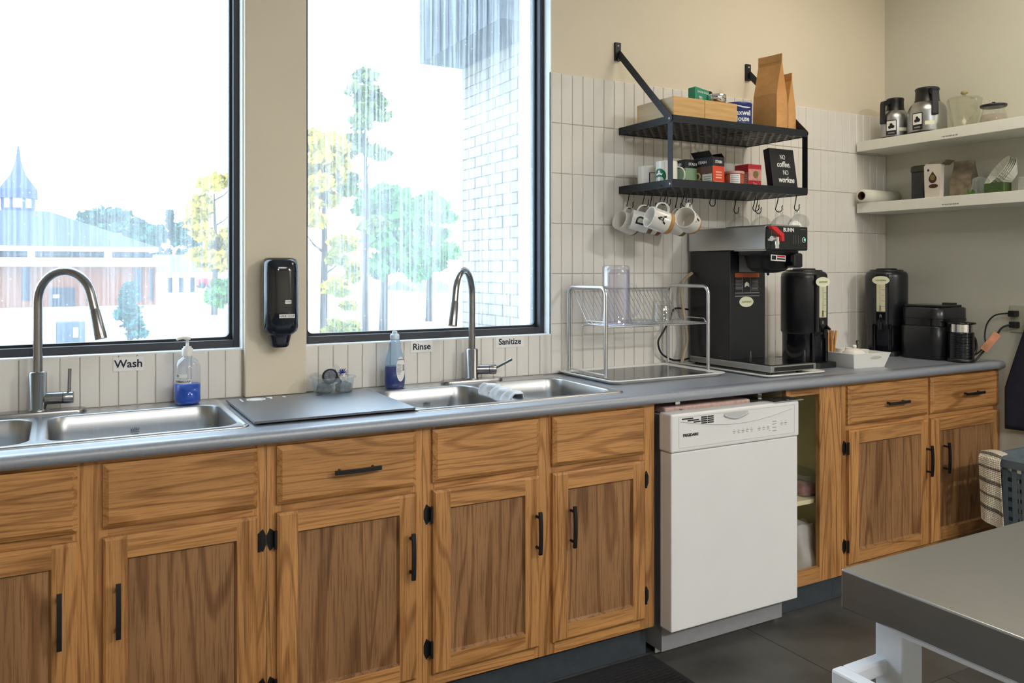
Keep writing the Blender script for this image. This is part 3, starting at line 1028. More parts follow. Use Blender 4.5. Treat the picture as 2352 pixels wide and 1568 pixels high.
# ------------------------------------------------------------------ faucets
def faucet(label, x, y, dirx, diry, hub, lever):
    t = thing('faucet', label, 'faucet', (x, y, ZT + 0.004))
    zb = ZT + 0.004
    g = G()
    st = rrect(x - 0.125, x + 0.125, y - 0.032, y + 0.028, 0.0299, 10)
    g.rings([[(p[0], p[1], zb) for p in st], [(p[0], p[1], zb + 0.009) for p in st], [(x + (p[0] - x) * 0.985, y + (p[1] - y) * 0.95, zb + 0.011) for p in st]], 0, True)
    g.build('base_plate', 'faucet_steel', t)
    g = G()
    g.lathe([(0.027, 0.011), (0.027, 0.016), (0.0235, 0.017), (0.0235, 0.120), (0.0215, 0.121), (0.0215, 0.1235), (0.0132, 0.124)], (x, y, zb), 28)
    g.build('body', 'faucet_steel', t)
    d = Vector((dirx, diry, 0)).normalized()
    ra = 0.090
    z0 = zb + 0.124
    zc = 1.243
    pts = [(x, y, z0), (x, y, z0 + 0.06), (x, y, zc - 0.03)]
    rad = [0.0125] * 3
    for k in range(0, 19):
        a = PI - math.radians(165) * k / 18
        p = Vector((x, y, zc)) + d * (ra + ra * cos(a)) + Vector((0, 0, ra * sin(a)))
        pts.append(tuple(p)); rad.append(0.0125)
    te = (d * sin(math.radians(15)) + Vector((0, 0, -cos(math.radians(15)))))
    pts.append(tuple(Vector(pts[-1]) + te * 0.042)); rad.append(0.0125)
    g = G()
    g.tube(pts, rad, 16)
    g.build('neck', 'faucet_steel', t)
    e = Vector(pts[-1])
    g = G()
    g.tube([tuple(e), tuple(e + te * 0.002), tuple(e + te * 0.006), tuple(e + te * 0.075), tuple(e + te * 0.088)], [0.0125, 0.0125, 0.0142, 0.0165, 0.0165], 18)
    sh = g.build('spray_head', 'faucet_steel', t)
    side = Vector((-d.x, -d.y, 0))
    b0 = e + te * 0.03 + side * 0.0145
    g = G()
    g.tube([tuple(b0), tuple(b0 + te * 0.03 + side * 0.002)], [0.004, 0.004], 8)
    g.build('spray_button', 'black_plastic', sh)
    G().tube([tuple(e + te * 0.0035), tuple(e + te * 0.005)], [0.0131, 0.0131], 18).build('joint_ring', 'gasket', sh)
    h = Vector(hub).normalized()
    hz = Vector((x, y, zb + 0.045))
    g = G()
    g.tube([tuple(hz + h * 0.018), tuple(hz + h * 0.064)], [0.0175, 0.0175], 22)
    hb = g.build('handle_hub', 'faucet_steel', t)
    G().tube([tuple(hz + h * 0.064), tuple(hz + h * 0.0655)], [0.0165, 0.0165], 22).build('joint_ring', 'gasket', hb)
    g = G()
    g.tube([tuple(hz + h * 0.0655), tuple(hz + h * 0.090), tuple(hz + h * 0.092)], [0.0178, 0.0178, 0.0160], 22)
    cap = g.build('handle_cap', 'faucet_steel', t)
    l = Vector(lever).normalized()
    b0 = hz + h * 0.080 + l * 0.012
    g = G()
    g.tube([tuple(b0), tuple(b0 + l * 0.072)], [0.0048, 0.0048], 12)
    g.build('lever', 'faucet_steel', cap)
    return t
faucet('brushed steel gooseneck faucet behind the Wash sink, lever upright', -0.053, -0.062, 0.150, -0.130, (1, -0.10, 0), (0.02, 0.0, 1))
faucet('brushed steel gooseneck faucet by the Sanitize sign, lever tilted outward', 1.347, -0.062, -0.140, -0.140, (1, -0.35, 0), (0.55, -0.55, 0.42))
# ------------------------------------------------------------------ signs on the tiles
def wall_sign(word, x0, z0, x1, z1, size, label):
    o = decal('wall_sign', (x0, -0.0012, z0), (1, 0, 0), (0, 0, 1), x1 - x0, z1 - z0, 'white_label', None, 0.0006)
    tag(o, label, 'sign')
    text(word, size, ((x0 + x1) / 2, -0.0022, (z0 + z1) / 2), (1, 0, 0), (0, 0, 1), 'ink_navy', o, 'lettering', bold=0.0006)
wall_sign('Wash', 0.1466, 1.022, 0.2325, 1.066, 0.034, 'paper sign reading Wash on the tiles')
wall_sign('Rinse', 1.1275, 1.031, 1.2141, 1.072, 0.033, 'paper sign reading Rinse on the tiles')
wall_sign('Sanitize', 1.480, 1.032, 1.606, 1.076, 0.033, 'paper sign reading Sanitize on the tiles')

# ------------------------------------------------------------------ wall soap dispenser
t = thing('soap_dispenser', 'glossy black hand soap dispenser on the pillar between the windows', 'dispenser', (0.6375, -0.0255, 1.24))
def disp_ring(z, w, d, r):
    return [(0.6375 + x, -0.0258 - d / 2 + y, z) for x, y in rrect(-w / 2, w / 2, -d / 2, d / 2, r, 6)]
g = G()
g.rings([disp_ring(z, w, d, r) for z, w, d, r in ((1.124, 0.082, 0.080, 0.030), (1.134, 0.104, 0.092, 0.036), (1.150, 0.112, 0.098, 0.040), (1.20, 0.113, 0.102, 0.042), (1.33, 0.113, 0.102, 0.042), (1.358, 0.111, 0.098, 0.042), (1.370, 0.104, 0.088, 0.038), (1.3755, 0.086, 0.07, 0.03))])
b = g.build('shell', 'dispenser_black', t)
g = G()
g.rings([[(0.6375 + x, -0.0258 - 0.040 + y, z) for x, y in rrect(-w / 2, w / 2, -d / 2, d / 2, r, 6)] for z, w, d, r in ((1.126, 0.076, 0.066, 0.026), (1.108, 0.066, 0.062, 0.022), (1.098, 0.060, 0.058, 0.02), (1.088, 0.058, 0.056, 0.02), (1.0815, 0.048, 0.046, 0.018))][::-1])
g.build('push_nozzle', 'dispenser_black', t)
decal('logo_plate', (0.640, -0.1286, 1.226), (1, 0, 0), (0, 0, 1), 0.021, 0.012, 'white_label', b, 0.0008, rnd=0.003)
text('TORK', 0.0085, (0.6505, -0.1296, 1.2325), (1, 0, 0), (0, 0, 1), 'ink_black', b, 'brand_name')
decal('name_label', (0.622, -0.1286, 1.180), (1, 0, 0), (0, 0, 1), 0.050, 0.012, 'white_label', b, 0.0008)
text('HAND SOAP', 0.0085, (0.647, -0.1296, 1.186), (1, 0, 0), (0, 0, 1), 'ink_black', b, 'name')

# ------------------------------------------------------------------ pump bottle of dish soap
t = thing('pump_bottle', 'clear pump bottle half full of bright blue dish soap by the Wash sink', 'bottle', (0.352, -0.068, ZT + 0.0045))
zb = ZT + 0.0045
prof = [(0.034, 0), (0.038, 0.003), (0.0395, 0.010), (0.0395, 0.108), (0.037, 0.122), (0.029, 0.136), (0.018, 0.143), (0.0145, 0.147), (0.0145, 0.152)]
G().lathe(prof, (0.352, -0.068, zb), 32, cap1=False).build('bottle', 'bottle_film', t)
G().lathe([(0.0, 0.0015), (0.0335, 0.0015), (0.037, 0.005), (0.0383, 0.012), (0.0383, 0.062), (0.0, 0.0621)], (0.352, -0.068, zb), 32).build('liquid', 'soap_blue', t)
g = G()
g.lathe([(0.0165, 0.149), (0.0165, 0.172), (0.012, 0.173), (0.012, 0.178), (0.005, 0.179), (0.0045, 0.198), (0.009, 0.199), (0.010, 0.206), (0.004, 0.209)], (0.352, -0.068, zb), 20)
pm = g.build('pump', 'white_plastic', t)
g = G()
g.tube([(0.352, -0.068, zb + 0.205), (0.337, -0.076, zb + 0.2065), (0.322, -0.084, zb + 0.204), (0.3195, -0.0855, zb + 0.2005)], [0.0055, 0.0048, 0.004, 0.0035], 10)
g.build('spout', 'white_plastic', pm)
G().cyl((0.352, -0.068, zb + 0.055), (0.352, -0.068, zb + 0.15), 0.003, n=8).build('dip_tube', 'clear_plastic', pm)
def wrap_label(name, c, r, a0, a1, z0, z1, mat, parent, n=10):
    g = G()
    g.sheet(lambda u, v: (c[0] + r * cos(a0 + (a1 - a0) * u), c[1] + r * sin(a0 + (a1 - a0) * u), z0 + (z1 - z0) * v), n, 1)
    return g.build(name, mat, parent)
def wrap_text(word, size, c, r, ac, z, mat, parent, name='lettering', sx=1.0):
    dirr = Vector((cos(ac), sin(ac), 0))
    o = Vector((c[0], c[1], z)) + dirr * r
    return text(word, size, o, (-sin(ac), cos(ac), 0), (0, 0, 1), mat, parent, name, sx=sx)
va = math.radians(248)                         # towards the camera from here
wrap_label('label', (0.352, -0.068), 0.0400, va - 0.75, va + 0.55, zb + 0.0665, zb + 0.079, 'white_label', t)
wrap_label('label', (0.352, -0.068), 0.0400, va - 0.65, va + 0.25, zb + 0.084, zb + 0.096, 'white_label', t)
for k, (w_, a_) in enumerate((('DISH', -0.40), ('SOAP', 0.18))):
    wrap_text(w_, 0.010, (0.352, -0.068), 0.0404, va + a_, zb + 0.0727, 'ink_black', t)
wrap_text('D', 0.010, (0.352, -0.068), 0.0404, va - 0.48, zb + 0.090, 'ink_black', t)

# ------------------------------------------------------------------ squeeze bottle of blue washing-up liquid
cx, cy = 1.040, -0.068
t = thing('squeeze_bottle', 'upturned-neck squeeze bottle of dark blue washing-up liquid beside the Rinse sign', 'bottle', (cx, cy, ZT + 0.0045))
sec = [(0.0, 0.031, 0.020), (0.004, 0.036, 0.023), (0.03, 0.0385, 0.025), (0.07, 0.0375, 0.025), (0.10, 0.034, 0.024), (0.118, 0.030, 0.022), (0.128, 0.026, 0.020), (0.142, 0.023, 0.019), (0.158, 0.021, 0.018), (0.168, 0.018, 0.016), (0.172, 0.014, 0.014)]
def ell(z, a, b, k=1.0, n=28):
    return [(cx + a * k * cos(2 * PI * j / n), cy + b * k * sin(2 * PI * j / n), zb + z) for j in range(n)]
G().rings([ell(*s) for s in sec], 0, True, True, True, False).build('bottle', 'bottle_blue', t)
G().rings([ell(z, a, b, 0.96) for z, a, b in sec if z <= 0.07] + [ell(0.078, 0.036, 0.0245, 0.96)]).build('liquid', 'soap_navy', t)
g = G()
g.lathe([(0.0165, 0.171), (0.0165, 0.186), (0.014, 0.190), (0.009, 0.191), (0.009, 0.199), (0.006, 0.201)], (cx, cy, zb), 20)
g.build('cap', M('cap_clear', '#cfe0f2', 0.25), t)
g = G()
ov = [(0.016 * cos(2 * PI * k / 24), 0.044 * sin(2 * PI * k / 24)) for k in range(24)]
g.add([(cx + 0.012 + x, cy - 0.0262 + 0.35 * abs(x) * 0.15, zb + 0.068 + z) for x, z in ov], [list(range(24))])
lb = g.build('label', 'white_label', t)
for k in range(9):
    w = 0.011 - 0.0002 * (k - 4) ** 2
    G().box(cx + 0.004 - w / 2, cx + 0.004 + w, cy - 0.0268, cy - 0.0264, zb + 0.050 + 0.0042 * k, zb + 0.0512 + 0.0042 * k).build('label_print', 'ink_grey', lb)
for k in range(7):
    G().box(cx + 0.0195, cx + 0.0255, cy - 0.0268, cy - 0.0264, zb + 0.062 + 0.0032 * k, zb + 0.0636 + 0.0032 * k).build('barcode', 'ink_navy', lb)
text('DAWN', 0.0065, (cx + 0.012, cy - 0.0268, zb + 0.101), (1, 0, 0), (0, 0, 1), 'ink_navy', lb, 'brand_name')

# ------------------------------------------------------------------ plastic tub with scrubbers
tx, ty = 0.806, -0.105
t = thing('scrubber_tub', 'cloudy plastic tub of scrubbers beside the pillar', 'tub', (tx, ty, ZT + 0.0005))
def tubring(z, w, d):
    return [(tx + x, ty + y, ZT + 0.001 + z) for x, y in rrect(-w, w, -d, d, d * 0.92, 6)]
G().rings([tubring(0, 0.058, 0.046), tubring(0.004, 0.062, 0.050), tubring(0.058, 0.069, 0.055), tubring(0.060, 0.076, 0.061), tubring(0.0625, 0.076, 0.061), tubring(0.0625, 0.070, 0.056)], 0, True, True, True, False).build('tub', 'tub_plastic', t)
s = thing('scrubber', 'round steel scrubber with black rim sticking out of the tub', 'scrubber', (tx - 0.012, ty - 0.012, ZT + 0.03))
d = Vector((-0.35, -0.80, 0.45)).normalized()
c0 = Vector((tx - 0.014, ty - 0.016, ZT + 0.064))
G().tube([tuple(c0 + d * 0.012), tuple(c0 + d * 0.009), tuple(c0 + d * 0.007)], [0.024, 0.027, 0.022], 24).build('rim', 'black_plastic', s)
G().tube([tuple(c0 + d * 0.0125), tuple(c0 + d * 0.0145)], [0.0195, 0.0165], 24).build('disc', 'scrub_grey', s)
s = thing('steel_cup_strainer', 'shiny steel sink strainer leaning in the scrubber tub', 'strainer', (tx + 0.012, ty + 0.01, ZT + 0.03))
d2 = Vector((0.75, -0.45, 0.45)).normalized()
c1 = Vector((tx + 0.006, ty + 0.008, ZT + 0.064))
g = G()
g.tube([tuple(c1 - d2 * 0.012), tuple(c1), tuple(c1 + d2 * 0.012), tuple(c1 + d2 * 0.020), tuple(c1 + d2 * 0.0225)], [0.012, 0.024, 0.030, 0.031, 0.034], 24)
g.build('cup', 'chrome', s)
g = G()
rnd = random.Random(3)
for k in range(60):
    a, e = rnd.uniform(0, 2 * PI), rnd.uniform(-0.3, 1.2)
    dd = Vector((cos(a) * cos(e) * 0.7, sin(a) * cos(e) * 0.7, sin(e)))
    p = Vector((tx + 0.040, ty + 0.018, ZT + 0.068))
    g.tube([tuple(p), tuple(p + dd * rnd.uniform(0.014, 0.024))], [0.0008, 0.0006], 4, caps=False)
sb = thing('dish_brush', 'dish brush with navy bristles in the scrubber tub', 'brush', (tx + 0.04, ty + 0.018, ZT + 0.02))
g.build('bristles', 'bristle_blue', sb)
G().tube([(tx + 0.040, ty + 0.018, ZT + 0.068), (tx + 0.040, ty + 0.016, ZT + 0.060), (tx + 0.01, ty + 0.0, ZT + 0.008)], [0.012, 0.006, 0.006], 10).build('stem', 'white_plastic', sb)
def blob(cx, cy, cz, r, seed, name, label):
    rn = random.Random(seed)
    ph = [rn.uniform(0, 6) for _ in range(6)]
    g = G()
    def fn(u, v):
        a, e = 2 * PI * u, PI * (v - 0.5)
        k = r * (1 + 0.12 * sin(5 * a + ph[0]) * cos(e) + 0.10 * sin(7 * e + ph[1]) + 0.08 * sin(9 * a + 5 * e + ph[2]))
        return (cx + k * cos(e) * cos(a), cy + k * cos(e) * sin(a), cz + k * 0.8 * sin(e))
    g.sheet(fn, 24, 14)
    tag(g.build(name, 'scrub_grey'), label, 'scourer')
blob(tx + 0.033, ty - 0.012, ZT + 0.026, 0.026, 1, 'scouring_pad', 'dark curly scouring pad in the tub, towards the squeeze bottle')
blob(tx - 0.032, ty - 0.006, ZT + 0.026, 0.025, 5, 'scouring_pad', 'grey scouring pad in the tub, towards the pillar')

# ------------------------------------------------------------------ dark board between the sinks
t = thing('cover_board', 'dark blue-grey board with printed plate and cutlery lying between the sinks', 'board', (0.70, -0.31, ZT + 0.0065))
zt = ZT + 0.0066
bp = [(0.462, -0.530), (0.930, -0.530), (0.930, -0.100), (0.462, -0.100)]
G().prism(bp, zt, zt + 0.006, 'xy').build('board', 'board_blue', t, bev=0.0015)
zt2 = zt + 0.0063
def flat(name, poly, m, z=zt2, par=t):
    G().prism(poly, z, z + 0.0004, 'xy').build(name, m, par)
pc = (0.545, -0.148)
flat('plate_print', [(pc[0] + 0.030 * cos(2 * PI * k / 28), pc[1] + 0.030 * sin(2 * PI * k / 28)) for k in range(28)], 'white_label')
g = G()
g.tube([(pc[0] + 0.022 * cos(2 * PI * k / 28), pc[1] + 0.022 * sin(2 * PI * k / 28), zt2 + 0.0004) for k in range(28)], 0.0006, 5, closed=True)
g.build('plate_ring_print', 'ink_grey', t)
flat('knife_print', [(0.497, -0.176), (0.503, -0.176), (0.5035, -0.118), (0.498, -0.118)], 'white_label')
flat('fork_print', [(0.588, -0.160), (0.594, -0.160), (0.594, -0.140), (0.600, -0.132), (0.600, -0.118), (0.582, -0.118), (0.582, -0.132), (0.588, -0.140)], 'white_label')
flat('mark_print', [(0.632, -0.146), (0.640, -0.146), (0.640, -0.124), (0.632, -0.124)], 'white_label')
flat('finger_hole', [(0.744 + 0.011 * cos(2 * PI * k / 20), -0.158 + 0.008 * sin(2 * PI * k / 20)) for k in range(20)], 'ink_black')
for x, y in ((0.475, -0.52), (0.915, -0.52), (0.475, -0.115), (0.915, -0.115)):
    G().lathe([(0.006, -0.0022), (0.006, 0.0)], (x, y, zt), 10).build('rubber_foot', 'gasket', t)

# ------------------------------------------------------------------ cloth over the sink divider
g = G()
rn = random.Random(11)
def clothfn(u, v):
    y = -0.475 + 0.215 * u + 0.012 * sin(9 * v)
    s = (v - 0.5) * 2
    wx = 0.032
    z = ZT + 0.017 - 0.055 * max(0, abs(s) - 0.32) ** 1.1
    w = (abs(s) ** 0.8) * (1 if s > 0 else -1)
    wr = 0.005 * sin(16 * u + 2.2 * s) + 0.0035 * sin(31 * u + 5 * v)
    return (1.314 + wx * w + 0.004 * sin(11 * u) + wr * (1 if s > 0 else -1) * abs(s), y, z + wr * (1 - abs(s) * 0.5) + 0.006 * u)
g.sheet(clothfn, 44, 26)
tag(g.build('dish_cloth', 'dish_cloth', solid=0.003), 'crumpled white dish cloth hung over the sink divider', 'cloth')

# ------------------------------------------------------------------ dish drainer
t = thing('drainer_tray', 'white drainer tray with dark mat under the dish rack', 'tray', (2.03, -0.2, ZT + 0.0005))
zb = ZT + 0.001
def trr(d, z, x0=1.757, x1=2.318, y0=-0.388, y1=-0.006, r=0.03):
    return [(p[0], p[1], zb + z) for p in rrect(x0 + d, x1 - d, y0 + d, y1 - d, r, 6)]
G().rings([trr(0.02, 0), trr(0.0, 0.012), trr(0.0, 0.0145), trr(0.012, 0.0145), trr(0.022, 0.007), trr(0.03, 0.006)], 0, False, True, True, True).build('tray', 'white_plastic', t)
G().box(1.80, 2.285, -0.345, -0.04, zb + 0.0065, zb + 0.010).build('mat', M('drain_mat', '#33373c', 0.18, var=0.2), t, bev=0.001)
rk = thing('dish_rack', 'chrome wire dish rack with two tube hoops standing on the tray', 'rack', (2.055, -0.16, ZT + 0.0155))
HB, HF, HT, HZ = -0.030, -0.283, 1.268, ZT + 0.0155
for x in (1.800, 2.310):
    pts = [(x, HB, HZ), (x, HB, HT - 0.03)]
    for k in range(1, 6):
        a = PI / 2 * k / 6
        pts.append((x, HB - 0.03 * (1 - cos(a)), HT - 0.03 + 0.03 * sin(a)))
    pts.append((x, HB - 0.03, HT)); pts.append((x, HF + 0.03, HT))
    for k in range(1, 6):
        a = PI / 2 * k / 6
        pts.append((x, HF + 0.03 * (1 - sin(a)), HT - 0.03 + 0.03 * cos(a)))
    pts += [(x, HF, HT - 0.03), (x, HF, HZ)]
    G().tube(pts, 0.0075, 12).build('hoop', 'rack_metal', rk)
    G().tube([(x, HB, HZ + 0.008), (x, HF, HZ + 0.008)], 0.003, 8).build('foot_bar', 'rack_metal', rk)
SHZ = 1.118
G().tube([(1.80, HB + 0.001, 1.256), (2.31, HB + 0.001, 1.256)], 0.0032, 8).build('top_bar', 'rack_metal', rk)
G().tube([(1.795, -0.135, SHZ), (2.315, -0.135, SHZ)], 0.003, 8).build('shelf_bar', 'rack_metal', rk)
G().tube([(1.795, HF - 0.002, SHZ), (2.315, HF - 0.002, SHZ)], 0.003, 8).build('shelf_bar', 'rack_metal', rk)
G().tube([(1.812, -0.135, SHZ + 0.006), (1.812, -0.150, SHZ + 0.018), (1.812, HF + 0.012, SHZ + 0.018), (1.812, HF, SHZ + 0.004)], 0.0022, 8).build('end_loop', 'rack_metal', rk)
G().tube([(2.298, -0.135, SHZ + 0.006), (2.298, -0.150, SHZ + 0.020), (2.298, HF + 0.012, SHZ + 0.020), (2.298, HF, SHZ + 0.004)], 0.0022, 8).build('end_loop', 'rack_metal', rk)
wire = None
for k in range(25):
    x = 1.822 + 0.0195 * k
    if wire is None:
        g = G()
        g.tube([(x, HB, 1.257), (x, HB - 0.012, 1.236), (x, -0.128, SHZ + 0.012), (x, -0.137, SHZ + 0.004), (x, HF + 0.006, SHZ + 0.003), (x, HF - 0.003, SHZ + 0.007)], 0.0014, 6)
        wire = g.build('wire', 'rack_metal', rk)
        x_first = x
    else:
        w = wire.copy()
        COL.objects.link(w)
        w.location = (x - x_first, 0, 0)
# clear pitcher, tumbler and dish drying on the shelf
SZ = SHZ + 0.0045
t = thing('plastic_pitcher', 'tall clear plastic pitcher upside down on the dish rack', 'pitcher', (1.905, -0.205, SZ))
g = G()
g.lathe([(0.066, 0.0), (0.066, 0.004), (0.062, 0.012), (0.056, 0.06), (0.0545, 0.215), (0.0535, 0.226), (0.046, 0.231), (0.0, 0.2312)], (1.905, -0.205, SZ), 32, cap0=False)
g.lathe([(0.051, 0.0), (0.0515, 0.19), (0.05, 0.214), (0.0, 0.215)], (1.905, -0.205, SZ), 32, cap0=False)
g.build('body', 'tinted_pitcher', t)
hd = Vector((0.83, -0.55, 0)).normalized()
c0 = Vector((1.905, -0.205, SZ))
hp = [c0 + hd * 0.054 + Vector((0, 0, 0.155)), c0 + hd * 0.070 + Vector((0, 0, 0.150)), c0 + hd * 0.086 + Vector((0, 0, 0.125)), c0 + hd * 0.090 + Vector((0, 0, 0.085)), c0 + hd * 0.082 + Vector((0, 0, 0.045)), c0 + hd * 0.060 + Vector((0, 0, 0.028))]
G().tube([tuple(p) for p in hp], [0.006, 0.0075, 0.0075, 0.007, 0.0065, 0.006], 10).build('handle', 'tinted_pitcher', t)
t = thing('glass_tumbler', 'clear glass tumbler upside down on the dish rack', 'glass', (2.110, -0.235, SZ))
g = G()
g.lathe([(0.042, 0.0), (0.036, 0.084), (0.033, 0.0875), (0.0, 0.0878)], (2.110, -0.235, SZ), 28, cap0=False)
g.lathe([(0.039, 0.0), (0.034, 0.070), (0.0, 0.072)], (2.110, -0.235, SZ), 28, cap0=False)
g.build('body', 'clear_glass', t)
t = thing('clear_lid', 'clear shallow plastic lid lying on the dish rack beside the pitcher', 'lid', (2.02, -0.215, SZ))
G().rings([[(2.02 + x, -0.215 + y, SZ + z) for x, y in rrect(-a, a, -b, b, 0.02)] for z, a, b in ((0, 0.042, 0.055), (0.002, 0.044, 0.057), (0.014, 0.040, 0.052), (0.016, 0.036, 0.048))], 0, True).build('lid', 'clear_plastic', t)

# ------------------------------------------------------------------ black wall rack
RX0, RX1, RY = 2.070, 2.812, -0.349
rk = thing('wall_rack', 'black metal two-tier wall rack with diagonal arms and perforated shelves', 'rack', ((RX0 + RX1) / 2, 0, 1.66))
def rack_shelf(z0, z1):
    g = G()
    g.box(RX0, RX1, RY, RY + 0.003, z0, z1)
    g.box(RX0, RX1, -0.004, -0.001, z0, z1)
    g.box(RX0, RX0 + 0.003, RY + 0.003, -0.004, z0, z1)
    g.box(RX1 - 0.003, RX1, RY + 0.003, -0.004, z0, z1)
    s = g.build('shelf_frame', 'black_metal', rk)
    # perforated floor: rows of staggered slots
    g = G()
    zf = z0 + 0.002
    rows = 15
    y0, y1 = RY + 0.003, -0.004
    p = (y1 - y0) / rows
    for j in range(rows + 1):
        y = y0 + p * j
        g.box(RX0 + 0.003, RX1 - 0.003, max(y0, y - p * 0.21), min(y1, y + p * 0.21), zf, zf + 0.0025)
    q = 0.042
    for j in range(rows):
        n = int((RX1 - RX0) / q)
        for i in range(n + 1):
            x = RX0 + 0.003 + q * (i + 0.5 * (j % 2))
            if x + 0.012 < RX1 - 0.003:
                g.box(x, x + 0.012, y0 + p * j + p * 0.2, y0 + p * (j + 1) - p * 0.2, zf, zf + 0.0025)
    g.build('perforated_floor', 'black_metal', s)
    return s
rack_shelf(1.905, 1.934)
rack_shelf(1.655, 1.686)
for x in (RX0 - 0.0035, RX1 + 0.0005):
    G().box(x, x + 0.003, RY, RY + 0.028, 1.660, 1.915).build('upright', 'black_metal', rk, bev=0.0005)
    a = (-0.004, 2.250)
    b = (RY + 0.014, 1.921)
    dx, dz = b[0] - a[0], b[1] - a[1]
    L = math.hypot(dx, dz)
    nx, nz = -dz / L * 0.0145, dx / L * 0.0145
    xs = x - 0.0032 if x < 2.4 else x + 0.0032
    poly = [(a[0] + nx, a[1] + nz), (a[0] - nx, a[1] - nz)]
    for k in range(9):
        an = math.atan2(-nz, -nx) + PI * k / 8
        poly.append((b[0] + 0.0145 * cos(an), b[1] + 0.0145 * sin(an)))
    G().prism(poly, xs, xs + 0.003, 'yz').build('diagonal_arm', 'black_metal', rk)
    G().box(xs - 0.012, xs + 0.016, -0.0035, 0.0075, 2.218, 2.294).build('wall_plate', 'black_metal', rk)
    for (yy, zz) in ((RY + 0.014, 1.921), (RY + 0.014, 1.668)):
        s = -1 if x < 2.4 else 1
        xo = xs if x < 2.4 else xs + 0.003
        if zz < 1.8:
            xo = x if x < 2.4 else x + 0.003
        G().tube([(xo, yy, zz), (xo + s * 0.0018, yy, zz), (xo + s * 0.0026, yy, zz)], [0.005, 0.005, 0.003], 12).build('bolt', 'chrome', rk)
    G().tube([(xs + 0.002, -0.0035, 2.280), (xs + 0.002, -0.0058, 2.280)], [0.005, 0.004], 12).build('screw', 'chrome', rk)

# hooks and what hangs from them
HOOKZ = 1.657
HOOKS = [  # x, y, drop, yaw
    (2.080, -0.062, 0.068, 0.1), (2.084, -0.160, 0.066, 1.4), (2.190, -0.075, 0.068, 0.1), (2.074, -0.285, 0.066, 0.5),
    (2.290, -0.120, 0.070, 1.45), (2.190, -0.302, 0.064, 0.2), (2.320, -0.295, 0.064, 0.0), (2.694, -0.048, 0.066, 0.0),
    (2.690, -0.170, 0.064, 1.3), (2.772, -0.105, 0.068, 0.2), (2.794, -0.205, 0.066, 0.5), (2.788, -0.312, 0.068, 0.0), (2.150, -0.215, 0.064, 0.3), (2.245, -0.215, 0.064, 0.3)]
WHO = ['holding the plain grey-shaded mug at the rack end', 'holding the mug lettered D', 'holding the mug behind the letter D', 'holding the mug lettered A',
       'holding the ring-handled mug', 'holding the mug seen mouth-on', 'hanging empty next to the mouth-on mug', 'holding the first clear mug beyond the empty hook',
       'hanging empty and edge-on between two clear mugs', 'holding the second clear mug', 'holding the clear mug above the brewer panel', 'holding the clear mug at the far rack corner',
       'hanging empty just behind the mug lettered A', 'hanging empty just behind the mouth-on mug']
def s_hook(i):
    x, y, drop, yaw = HOOKS[i]
    r1, r2 = 0.0055, 0.0150
    d = Vector((cos(yaw), -sin(yaw), 0))
    pts = []
    base = Vector((x, y, HOOKZ))
    for k in range(0, 8):                                   # small upper loop over the shelf bar
        a = math.radians(-20 + 200 * k / 7)
        pts.append(base + d * (-r1 + r1 * cos(a)) * 1.0 + Vector((0, 0, 0.004 + r1 * sin(a))))
    pts = pts[::-1]
    pts += [base + Vector((0, 0, 0.0)) - d * 0.0]
    zc = HOOKZ - drop + r2
    pts.append(base - d * 0.006 + Vector((0, 0, -drop * 0.45)))
    for k in range(0, 11):                                  # lower J
        a = math.radians(180 + 205 * k / 10)
        pts.append(Vector((x, y, zc)) + d * (r2 + r2 * cos(a) - 0.0150 + 0.002) + Vector((0, 0, r2 * sin(a))))
    e = pts[-1]
    pts.append(e + d * 0.003 + Vector((0, 0, 0.008)))
    g = G()
    g.tube([tuple(p) for p in pts], 0.0022, 7)
    tag(g.build('s_hook', 'black_metal'), 'thin black S-hook under the rack ' + WHO[i], 'hook', 'S-hooks under the wall rack')
    return Vector((x, y, HOOKZ - drop)) + d * 0.002
HP = [s_hook(i) for i in range(len(HOOKS))]

def mug_mesh(t, mats, H=0.092, r=0.041, band=0.02, clear=False, hw=0.0055, hr=0.030, local=True):
    g = G()
    body, base, hm = mats
    if clear:
        g.lathe([(r * 0.72, 0), (r * 0.8, 0.003), (r, 0.035), (r, H), (r - 0.002, H + 0.001), (r - 0.004, H), (r - 0.004, 0.03), (r * 0.6, 0.012), (0, 0.011)], n=30, cap1=False)
        g.build('body', body, t, local=True)
    else:
        g.lathe([(r, band), (r, H - 0.002), (r - 0.0012, H), (r - 0.0028, H), (r - 0.0040, H - 0.002), (r - 0.0040, 0.012), (r * 0.5, 0.008), (0, 0.008)], n=32, cap0=False, cap1=False)
        g.build('body', body, t, local=True)
        g = G()
        g.lathe([(r * 0.86, 0), (r * 0.97, 0.002), (r * 1.003, 0.008), (r * 1.003, band), (r - 0.0035, band)], n=32, cap1=False)
        g.build('base_band', base, t, local=True)
    pts = []
    zc, hh = H * 0.50, H * 0.30
    for k in range(11):
        a = math.radians(-90 + 180 * k / 10)
        pts.append((r - 0.002 + hr * max(0.0, cos(a)) ** 0.8, 0, zc + hh * sin(a)))
    g = G()
    R = []
    for i, p in enumerate(pts):                               # flattened strap
        q0, q1 = Vector(pts[max(0, i - 1)]), Vector(pts[min(len(pts) - 1, i + 1)])
        tt = (q1 - q0).normalized()
        nn = Vector((0, 1, 0)).cross(tt)
        R.append([tuple(Vector(p) + Vector((0, hw * 1.3 * cos(2 * PI * j / 12), 0)) + nn * (hw * 0.62 * sin(2 * PI * j / 12))) for j in range(12)])
    g.rings(R)
    g.build('handle', hm, t, local=True)
    return hr

